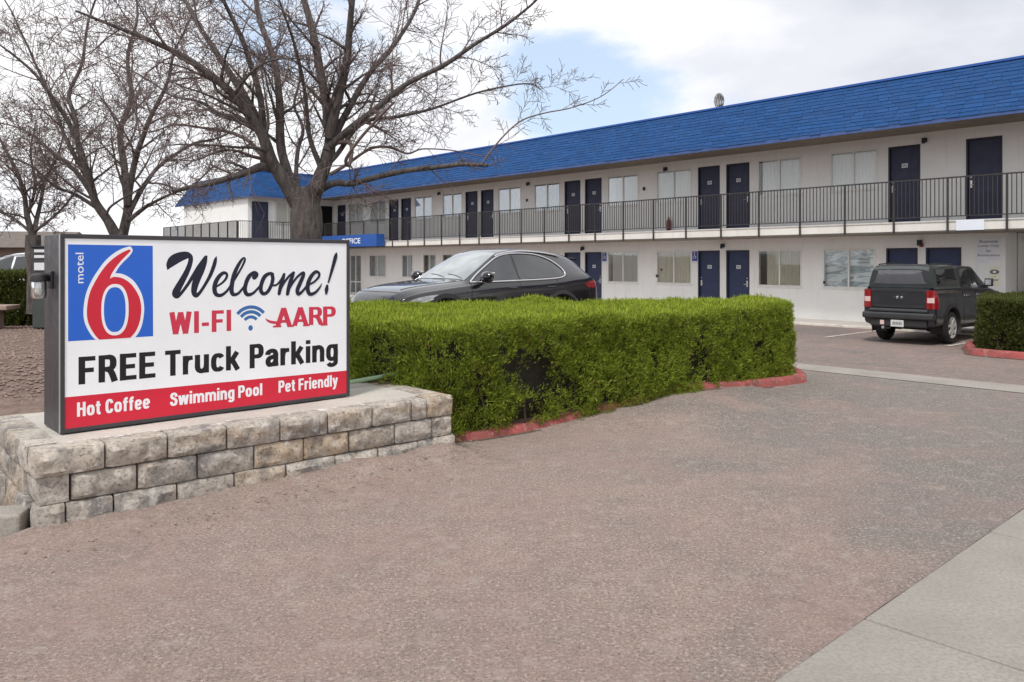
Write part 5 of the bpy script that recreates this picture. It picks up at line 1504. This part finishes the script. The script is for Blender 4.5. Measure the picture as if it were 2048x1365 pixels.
    for k in range(int(sum(ln)*3.5)):
        i = rg.integers(len(Pl)); q = Pl[i]+E[i]*rg.random(); e = E[i]/ln[i]; no = np.array([-e[1], e[0]])
        a = q + no*rg.uniform(.06, .16)
        b_ = a + no*rg.uniform(-.06, .1) + e*rg.normal(0, .09)
        z1 = rg.uniform(.25, .8)
        c.tube([(a[0]-o3[0], a[1]-o3[1], -.02), ((a[0]+b_[0])/2-o3[0]+.02, (a[1]+b_[1])/2-o3[1], z1*.5), (b_[0]-o3[0], b_[1]-o3[1], z1)], [.014, .010, .004], 5)
    c.build('stems', M_stem, root, smooth=60)['kind'] = 'stuff'
    return root
HP = [(-2.55, 9.35), (-1.75, 8.58), (-0.60, 8.03), (1.03, 9.30), (2.63, 10.64), (3.98, 11.80), (4.27, 12.4), (4.12, 13.2), (2.6, 12.72), (0.2, 11.95), (-2.4, 11.15)]
def ht(x, y):
    return 1.15 + .012*max(0, y-8.2-.78*max(0, x+.6)) + .02*math.sin(x*2.1) + .015*math.sin(x*5.3+y)
make_hedge('clipped_hedge', 'bright green clipped hedge filling the red-kerbed bed behind the sign', HP, ht, 0.02, M_juniper, 3000, 2100, top_mat=M_toplight,
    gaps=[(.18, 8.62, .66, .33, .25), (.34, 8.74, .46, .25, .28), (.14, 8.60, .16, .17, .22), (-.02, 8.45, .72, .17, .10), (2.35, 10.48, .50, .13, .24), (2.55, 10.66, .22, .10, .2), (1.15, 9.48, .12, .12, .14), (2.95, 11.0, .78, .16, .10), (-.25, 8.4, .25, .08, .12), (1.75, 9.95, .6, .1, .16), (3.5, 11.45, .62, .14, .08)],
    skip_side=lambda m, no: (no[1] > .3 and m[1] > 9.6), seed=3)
HR = [(9.24, 15.68), (9.55, 15.22), (10.25, 14.62), (14.0, 12.4), (15.2, 14.6), (11.0, 17.2), (9.95, 16.95), (9.42, 16.1)]
make_hedge('clipped_hedge', 'dull dark green clipped hedge on the red-kerbed island at the right edge', HR, lambda x, y: 1.075 + .02*math.sin(x*3), 0.03, M_darkhedge, 1900, 1500, top_mat=M_darkhedge,
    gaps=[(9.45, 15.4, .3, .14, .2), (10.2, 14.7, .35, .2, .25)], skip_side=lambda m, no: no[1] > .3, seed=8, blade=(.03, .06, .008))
# far hedge at the left
HL = [(-16.5, 18.6), (-9.5, 18.0), (-9.3, 19.6), (-16.5, 20.2)]
make_hedge('clipped_hedge', 'long dark hedge in front of the white car at the far left', HL, lambda x, y: 1.50 + .03*math.sin(x*2), 0.36, M_darkhedge, 800, 700, top_mat=M_darkhedge,
    skip_side=lambda m, no: no[1] > .3, seed=12, blade=(.05, .09, .014))

# ---- kerbed beds
def kerb_ring(poly, w, z0, z1, mat, name):
    Pl = round_poly(poly); In = inset(Pl, w); c = MB(); rows_ = [[], [], [], []]
    for i, ((x, y), (a, b_)) in enumerate(zip(Pl, In)):
        zg = float(land(x, y)); j = .004*mnoise.noise((x*3, y*3, 0))
        zz = zg + z1 + j - .03*max(0, mnoise.noise((x*.9, y*.9, 4))) + (.07*float(sstep(2.9, 4.1, x)) if x < 6 else 0)
        dx, dy = a-x, b_-y; l = math.hypot(dx, dy); dx /= l; dy /= l
        rows_[0].append((x-dx*.0, y-dy*.0, zg+z0)); rows_[1].append((x+dx*.02, y+dy*.02, zz-.03)); rows_[2].append((x+dx*.05, y+dy*.05, zz)); rows_[3].append((a, b_, zz))
    for r in rows_: r.append(r[0])
    c.grid(rows_); o = c.build(name, mat, smooth=60); return struct(o), In
KB = [(-3.2, 9.3), (-1.95, 8.52), (-0.58, 8.03), (1.02, 9.29), (2.65, 10.60), (4.10, 11.66), (4.50, 12.25), (4.42, 13.4), (3.2, 13.1), (0.2, 12.15), (-3.2, 11.35)]
k1, KI = kerb_ring(KB, .16, -.06, .075, M_redkerb, 'red_kerb')
KR = [(8.98, 15.62), (9.40, 14.98), (10.1, 14.35), (14.0, 12.0), (15.6, 14.6), (11.0, 17.55), (9.8, 17.2), (9.2, 16.2)]
k2, KJ = kerb_ring(KR, .16, -.06, .13, M_redkerb, 'red_kerb')
for poly in (KB, KR):                                  # dirt gathered along the foot of the kerb
    Pl = round_poly(poly); Ou = inset(Pl, -.05); In = inset(Pl, .03); c = MB()
    c.grid([[(x, y, float(land(x, y))+.004) for x, y in L_+[L_[0]]] for L_ in (Ou, In)])
    struct(c.build('kerb_joint', M_soil))
for poly in (KI, KJ):
    c = MB(); c.prism(poly, lambda a, b_, h: (a, b_, float(land(a, b_))+h), -.05, .06); struct(c.build('planting_bed', M_soil))

# ------------------------------------------------------------------ bare trees
def bark_mat(name, a, b_):
    m, nt, b = new_mat(name)
    pos = nd(nt, 'ShaderNodeTexCoord').outputs['Object']
    mp = nd(nt, 'ShaderNodeMapping'); mp.inputs['Scale'].default_value = (1, 1, .25); nt.links.new(pos, mp.inputs['Vector'])
    n1 = tex_noise(nt, 16, 6, .65, mp.outputs[0], .8)
    c = mixc(nt, ramp(nt, n1, [(.38, 0.0), (.62, 1.0)]), a, b_)
    c = mixc(nt, ramp(nt, tex_noise(nt, 1.5, 4, .6, pos), [(.45, 0.0), (.75, .6)]), c, (0.145, .13, .122))
    nt.links.new(c, b.inputs['Base Color']); b.inputs['Roughness'].default_value = .95
    bump(nt, b, n1, 1.0, .03)
    return m
M_bark = bark_mat('grey brown bark', (0.045, 0.037, 0.036), (0.130, 0.112, 0.106))
M_twig = pmat('reddish twig bark', (0.19, 0.140, 0.132), .85, .4, 3, col2=(0.11, 0.080, 0.076))
class Tree:
    def __init__(s, seed): s.rg = random.Random(seed); s.V = {'trunk': [], 'crown': []}; s.F = {'trunk': [], 'crown': []}; s.n = {'trunk': 0, 'crown': 0}; s.cnt = 0
    def tube(s, pts, rs, n, key):
        P = np.array(pts, float); R = np.array(rs, float); k = len(P)
        T = np.gradient(P, axis=0); T /= np.linalg.norm(T, axis=1)[:, None]+1e-9
        ref = np.array([.3, .5, .81]); A = np.cross(T, ref); A /= np.linalg.norm(A, axis=1)[:, None]+1e-9
        B_ = np.cross(T, A)
        t = np.linspace(0, 2*np.pi, n, endpoint=False)
        V = P[:, None] + R[:, None, None]*(A[:, None]*np.cos(t)[None, :, None] + B_[:, None]*np.sin(t)[None, :, None])
        i = np.arange(k-1)[:, None]*n; j = np.arange(n)[None]; jn = (j+1) % n
        F = np.stack([i+j, i+jn, i+n+jn, i+n+j], -1).reshape(-1, 4) + s.n[key]
        s.V[key].append(V.reshape(-1, 3)); s.F[key].append(F); s.n[key] += k*n; s.cnt += 1
    def branch(s, p, d, L, r, lvl, maxl, up=.02, kids=(5, 8), twist=.22, rmin=.0032, spread=(35, 70), ratio=.55):
        rg = s.rg; n = max(5, min(14, int(L/.09))); st = L/n
        P = [Vector(p)]; d = Vector(d).normalized(); D = [d.copy()]
        kink = Vector((rg.gauss(0, 1), rg.gauss(0, 1), rg.gauss(0, 1)))*twist*.35
        for i in range(n):
            d = d + Vector((rg.gauss(0, twist), rg.gauss(0, twist), rg.gauss(0, twist)))*.38 + kink*.75 + Vector((0, 0, up))
            d.normalize(); P.append(P[-1] + d*st); D.append(d.copy())
        rs = [max(rmin, r*(1-.82*i/n)) for i in range(n+1)]
        s.tube(P, rs, 7 if r > .05 else (5 if r > .018 else 3), 'crown' if r < .022 else 'trunk')
        if lvl < maxl: s.shoots(P, rs, L, lvl, maxl, up, (7, 10) if lvl < 2 else (5, 7), twist, rmin, spread, ratio)
    def shoots(s, P, rs, L, lvl, maxl, up, kids, twist, rmin, spread, ratio, start=.15):
        rg = s.rg; n = len(P)-1
        k = rg.randint(*kids); ph = rg.uniform(0, 6.28)
        for q in range(k):
            f = start + (1-start)*(q+rg.random())/k; x = min(f*n, n-.01); i = int(x)
            p = P[i].lerp(P[i+1], x-i); t = (P[i+1]-P[i]).normalized()
            a = t.orthogonal().normalized(); b_ = t.cross(a); ph += 2.4 + rg.gauss(0, .5)
            ang = rad(rg.uniform(*spread)); dd = t*math.cos(ang) + (a*math.cos(ph)+b_*math.sin(ph))*math.sin(ang)
            rr = min(rs[i]*rg.uniform(.34, .55), .026)
            s.branch(p, dd, L*ratio*rg.uniform(.55, 1.2)*(1.1-.45*f), max(rr, rmin), lvl+1, maxl, up, kids, twist, rmin, spread, ratio)
    def build(s, name, label, loc, group):
        root = thing(name, label, 'tree', loc, group=group); o = np.array(loc)
        for key, mat in (('trunk', M_bark), ('crown', M_twig)):
            if s.V[key]: np_mesh(key, np.concatenate(s.V[key])-o, np.concatenate(s.F[key]), mat, root, smooth=True)
        return root
def px(x, y, Y): return Vector(((x-1024)/1600*Y, Y, 1.8+(526-y)/1600*Y))
def limb(tr, pts, Y, dy, r0, r1, maxl, kids, up=.015, Lf=.45, key='trunk', start=.15, spread=(28, 68), twist=.2, rmin=.0032, wig=.03, ratio=.55):
    """a main limb through sketch points at depth Y, swinging dy metres nearer or farther by its tip"""
    n = len(pts)
    P = [px(x, y, Y + dy*(i/(n-1))**1.3) for i, (x, y) in enumerate(pts)]
    C = [Vector(p) for p in catmull(P, 5)]
    r0 *= .67 if maxl > 1 else 1
    C = [p + Vector((mnoise.noise(p*1.7), mnoise.noise(p*1.7+Vector((5,0,0))), mnoise.noise(p*1.7+Vector((0,7,0)))))*wig for p in C]
    m = len(C); rs = [r0 + (r1-r0)*(i/(m-1))**.8 for i in range(m)]
    rs = [r*(1+.10*mnoise.noise(Vector((i*.5, r0*40, Y)))) for i, r in enumerate(rs)]
    tr.tube(C, rs, 14 if r0 > .12 else (9 if r0 > .05 else 6), key if r0 > .035 else 'crown')
    L = sum((C[i+1]-C[i]).length for i in range(m-1))
    if maxl >= 1: tr.shoots(C, rs, L*Lf/ratio*1.0, 0, maxl, up, kids, twist, rmin, spread, ratio, start)
    return C
# the big tree behind the sign
T1 = Tree(5); Y1 = 10.6
tr = T1
limb(tr, [(612, 640), (611, 560), (611, 500), (612, 460), (610, 415), (606, 375)], Y1, 0, .205, .20, 0, (1, 2), wig=.02)
tr.tube([px(611, 655, Y1), px(611, 630, Y1), px(611, 590, Y1), px(611, 540, Y1)], [.42, .30, .235, .205], 16, 'trunk')
K2 = (3, 5)
limb(tr, [(600, 425), (575, 372), (545, 325), (526, 270), (490, 215), (440, 165), (370, 115), (300, 78), (230, 50), (150, 22)], Y1, -1.5, .165, .012, 3, (18, 20), Lf=.36, start=.25)
limb(tr, [(535, 298), (508, 230), (472, 168), (430, 100), (398, 45), (362, -10), (330, -60)], Y1, .9, .10, .018, 3, (14, 16), Lf=.36)
limb(tr, [(598, 412), (575, 345), (562, 280), (558, 180), (542, 100), (520, 35), (505, -50)], Y1, 1.2, .12, .03, 3, (14, 16), Lf=.33, start=.3)
limb(tr, [(530, 268), (520, 190), (497, 112), (470, 48), (438, -20), (420, -70)], Y1, -.9, .075, .016, 3, (12, 15), Lf=.36)
limb(tr, [(614, 425), (632, 375), (652, 325), (660, 285), (655, 240), (650, 190), (640, 130), (625, 60), (604, -20), (598, -80)], Y1, .3, .17, .035, 3, (15, 18), Lf=.3, start=.35)
limb(tr, [(658, 275), (674, 208), (690, 140), (700, 60), (706, -50)], Y1, -.5, .115, .035, 3, (12, 15), Lf=.36)
limb(tr, [(655, 300), (690, 232), (735, 152), (790, 88), (830, 20), (852, -50)], Y1, 1.1, .085, .018, 3, (14, 16), Lf=.38)
limb(tr, [(662, 290), (698, 262), (742, 226), (800, 181), (870, 140), (950, 90), (1010, 50), (1060, 12), (1090, -20)], Y1, -.8, .085, .010, 3, (16, 19), Lf=.25)
limb(tr, [(640, 345), (672, 312), (705, 268), (738, 242), (800, 232), (870, 215), (950, 188), (1050, 168), (1080, 178)], Y1, .8, .062, .007, 3, (15, 18), Lf=.23)
limb(tr, [(615, 400), (640, 380), (672, 366), (705, 366), (760, 352), (850, 337), (920, 330), (975, 333)], Y1, -.5, .088, .024, 2, (8, 9), Lf=.17, start=.4)
limb(tr, [(962, 332), (985, 300), (1010, 270), (1045, 240), (1090, 225), (1150, 215), (1200, 196), (1248, 160)], Y1-.5, -.3, .022, .005, 2, (11, 14), Lf=.2)
limb(tr, [(660, 350), (705, 322), (745, 300), (780, 297), (815, 310), (845, 300), (900, 300), (960, 310)], Y1, .5, .04, .006, 2, (8, 11), Lf=.25)
limb(tr, [(668, 285), (702, 290), (700, 330), (695, 318), (735, 260), (790, 205)], Y1, -.8, .05, .016, 3, (8, 9), Lf=.4)
limb(tr, [(590, 405), (562, 352), (532, 334), (500, 342), (470, 352), (430, 364), (385, 374), (345, 386)], Y1, -.9, .12, .022, 2, (12, 15), Lf=.22, start=.35)
limb(tr, [(532, 318), (500, 285), (465, 268), (415, 258), (355, 250), (295, 262), (240, 250)], Y1, .7, .05, .007, 3, (14, 16), Lf=.34)
limb(tr, [(540, 322), (505, 312), (470, 300), (430, 305), (390, 320), (350, 318)], Y1, -.7, .04, .007, 3, (9, 12), Lf=.4)
limb(tr, [(525, 262), (480, 240), (440, 230), (400, 205), (340, 190), (280, 150), (220, 125)], Y1, .9, .055, .007, 3, (15, 18), Lf=.32)
limb(tr, [(600, 400), (592, 350), (598, 300), (605, 260), (590, 210), (600, 150), (588, 90)], Y1, 1.5, .06, .012, 3, (11, 14), Lf=.34)
limb(tr, [(640, 330), (618, 270), (612, 200), (600, 140), (585, 70), (560, 0)], Y1, -1.2, .06, .012, 3, (11, 14), Lf=.34)
for (x, y) in ((533, 320), (638, 374)):                   # burrs where limbs were lopped
    p = px(x, y, Y1-.1); tr.tube([p+Vector((0, 0, -.10)), p+Vector((0, -.02, -.05)), p, p+Vector((.02, -.03, .06)), p+Vector((.02, -.03, .09))], [.03, .075, .085, .065, .02], 10, 'trunk')
print('tree1', T1.cnt)
base1 = px(611, 655, Y1)
T1.build('bare_tree', 'large bare tree with a thick forked trunk and wide twiggy crown right behind the sign', (base1.x, base1.y, float(land(base1.x, base1.y))), 'bare winter trees')
# middle tree to its left
T2 = Tree(21); tr = T2; Y2 = 14.5; kw = dict(rmin=.0042)
limb(tr, [(238, 640), (238, 560), (240, 510), (242, 470)], Y2, 0, .25, .21, 0, (1, 2))
limb(tr, [(238, 480), (216, 440), (190, 400), (174, 340), (150, 272), (112, 204), (62, 140), (0, 90)], Y2, -1.3, .15, .014, 3, (16, 19), Lf=.36, **kw)
limb(tr, [(176, 345), (160, 300), (148, 230), (140, 190), (164, 130), (176, 50), (200, -20)], Y2, .6, .09, .016, 3, (14, 16), Lf=.36, **kw)
limb(tr, [(245, 478), (256, 410), (250, 340), (242, 262), (262, 190), (255, 110), (275, 30), (270, -40)], Y2, .9, .14, .014, 3, (16, 19), Lf=.34, **kw)
limb(tr, [(256, 410), (272, 320), (300, 240), (330, 172), (352, 100), (390, 20)], Y2, -.9, .10, .012, 3, (15, 18), Lf=.36, **kw)
limb(tr, [(258, 425), (290, 370), (322, 330), (382, 290), (440, 276), (500, 240)], Y2, 1.1, .08, .010, 3, (14, 16), Lf=.34, **kw)
limb(tr, [(258, 440), (290, 418), (330, 392), (382, 372), (430, 330)], Y2, -.7, .07, .010, 3, (11, 14), Lf=.32, **kw)
limb(tr, [(190, 402), (150, 342), (100, 300), (50, 262), (-20, 240)], Y2, 1.0, .08, .010, 3, (14, 16), Lf=.38, **kw)
limb(tr, [(200, 420), (150, 390), (110, 372), (60, 330), (0, 312)], Y2, -.9, .06, .010, 3, (12, 15), Lf=.36, **kw)
limb(tr, [(180, 370), (130, 270), (90, 170), (40, 60), (0, -20)], Y2, .3, .07, .010, 3, (14, 16), Lf=.34, **kw)
print('tree2', T2.cnt)
b2 = px(238, 640, Y2); T2.build('bare_tree', 'second bare tree, left of the large one, with two slanting stems above the sign', (b2.x, b2.y, float(land(b2.x, b2.y))), 'bare winter trees')
# small tree at the far left
T3 = Tree(33); tr = T3; Y3 = 17.2; kw = dict(rmin=.005)
limb(tr, [(72, 628), (72, 560), (68, 510), (66, 470)], Y3, 0, .19, .15, 0, (1, 2))
limb(tr, [(66, 478), (54, 430), (46, 380), (24, 322), (-5, 270), (-40, 220)], Y3, -.7, .11, .012, 3, (14, 16), Lf=.38, **kw)
limb(tr, [(66, 470), (78, 420), (92, 360), (120, 300), (128, 240)], Y3, .8, .09, .012, 3, (14, 16), Lf=.38, **kw)
limb(tr, [(62, 465), (30, 440), (0, 425), (-40, 402)], Y3, .4, .06, .010, 3, (11, 12), Lf=.42, **kw)
limb(tr, [(70, 462), (100, 440), (132, 410), (160, 372)], Y3, -.6, .06, .010, 3, (11, 12), Lf=.42, **kw)
limb(tr, [(56, 430), (70, 370), (60, 300), (72, 240)], Y3, -.3, .07, .010, 3, (12, 14), Lf=.38, **kw)
print('tree3', T3.cnt)
b3 = px(72, 628, Y3); T3.build('bare_tree', 'small bare tree at the left edge in front of the dark hedge', (b3.x, b3.y, float(land(b3.x, b3.y))), 'bare winter trees')

# ------------------------------------------------------------------ far left corner of the picture
bn_ = thing('garden_bench', 'low pinkish concrete bench slab in front of the dark hedge at the left edge', 'bench', (-12.2, 17.0, .40), rad(4))
M_bench = concrete_mat('pink concrete', (0.42, 0.31, 0.26), (0.33, 0.24, 0.20))
c = MB(); c.box(-1.5, 1.55, -.28, .28, .40, .50); c.build('seat', M_bench, bn_, bevel=.02)
for x in (-1.1, 1.15):
    c = MB(); c.box(x-.10, x+.10, -.2, .2, -.08, .399); c.build('leg', M_bench, bn_, bevel=.02)
# house beyond
hs = thing('brown_house', 'brown house with a white window seen far behind the trees at the left edge', 'house', (-31.5, 44.0, -.2), rad(12))
M_hwall = pmat('brown siding', (0.20, 0.155, 0.125), .9, .2, 3); M_hroof = pmat('brown shingle', (0.14, 0.115, 0.10), .9, .25, 3)
c = MB(); c.box(-7, 5.4, 0, 8, -.8, 2.9); c.build('wall', M_hwall, hs)
c = MB(); c.prism([(-.6, 2.85), (8.6, 2.85), (4, 3.9)], lambda a, b_, h: (h, a, b_), -7.5, 5.9); c.build('roof', M_hroof, hs)
for x in (-4.5, 2.1):
    c = MB()
    for a0, a1, z0, z1 in ((x, x+1.5, .9, 1.0), (x, x+1.5, 2.2, 2.3), (x, x+.1, 1.001, 2.199), (x+1.4, x+1.5, 1.001, 2.199), (x+.7, x+.8, 1.001, 2.199)): c.box(a0, a1, -.06, -.001, z0, z1)
    w_ = c.build('window', M_alu, hs)
    c = MB(); c.box(x+.1, x+1.4, -.03, -.002, 1.0, 2.2); c.build('pane', M_cglass, w_)
# cabinet half hidden behind the sign: pale slatted box
cb = thing('utility_cabinet', 'dark cabinet with pale slats beside the small tree left of the sign', 'cabinet', (-10.2, 17.0, .40), rad(8))
c = MB(); c.box(0, .6, 0, .5, 0, 1.72); c.build('cabinet_body', pmat('dark green cabinet', (0.05, .06, .055), .6, .2, 5), cb, bevel=.03)
c = MB(); c.box(-.02, .62, -.02, .52, 1.721, 1.76); c.build('lid', M_plastic, cb, bevel=.01)
for z in (1.62, 1.50, 1.24):
    c = MB(); c.box(.05, .50, -.02, -.001, z, z+(.06 if z > 1.4 else .16)); c.build('slat', M_paper, cb, bevel=.004)
# distant low hills
M_hill = pmat('dry hill', (0.20, 0.18, 0.15), .95, .3, .01)
hb = MB(); rowsP = []
for i, a in enumerate(np.linspace(rad(-100), rad(100), 90)):
    h = 10 + 9*mnoise.noise((i*.11, 2.2, 0)) + 4*mnoise.noise((i*.43, 1.2, 0))
    rowsP.append([(700*math.sin(a), 700*math.cos(a), -1), (740*math.sin(a), 740*math.cos(a), h*.8), (800*math.sin(a), 800*math.cos(a), h), (860*math.sin(a), 860*math.cos(a), -1)])
hb.grid(rowsP); struct(hb.build('hills', M_hill, smooth=60))
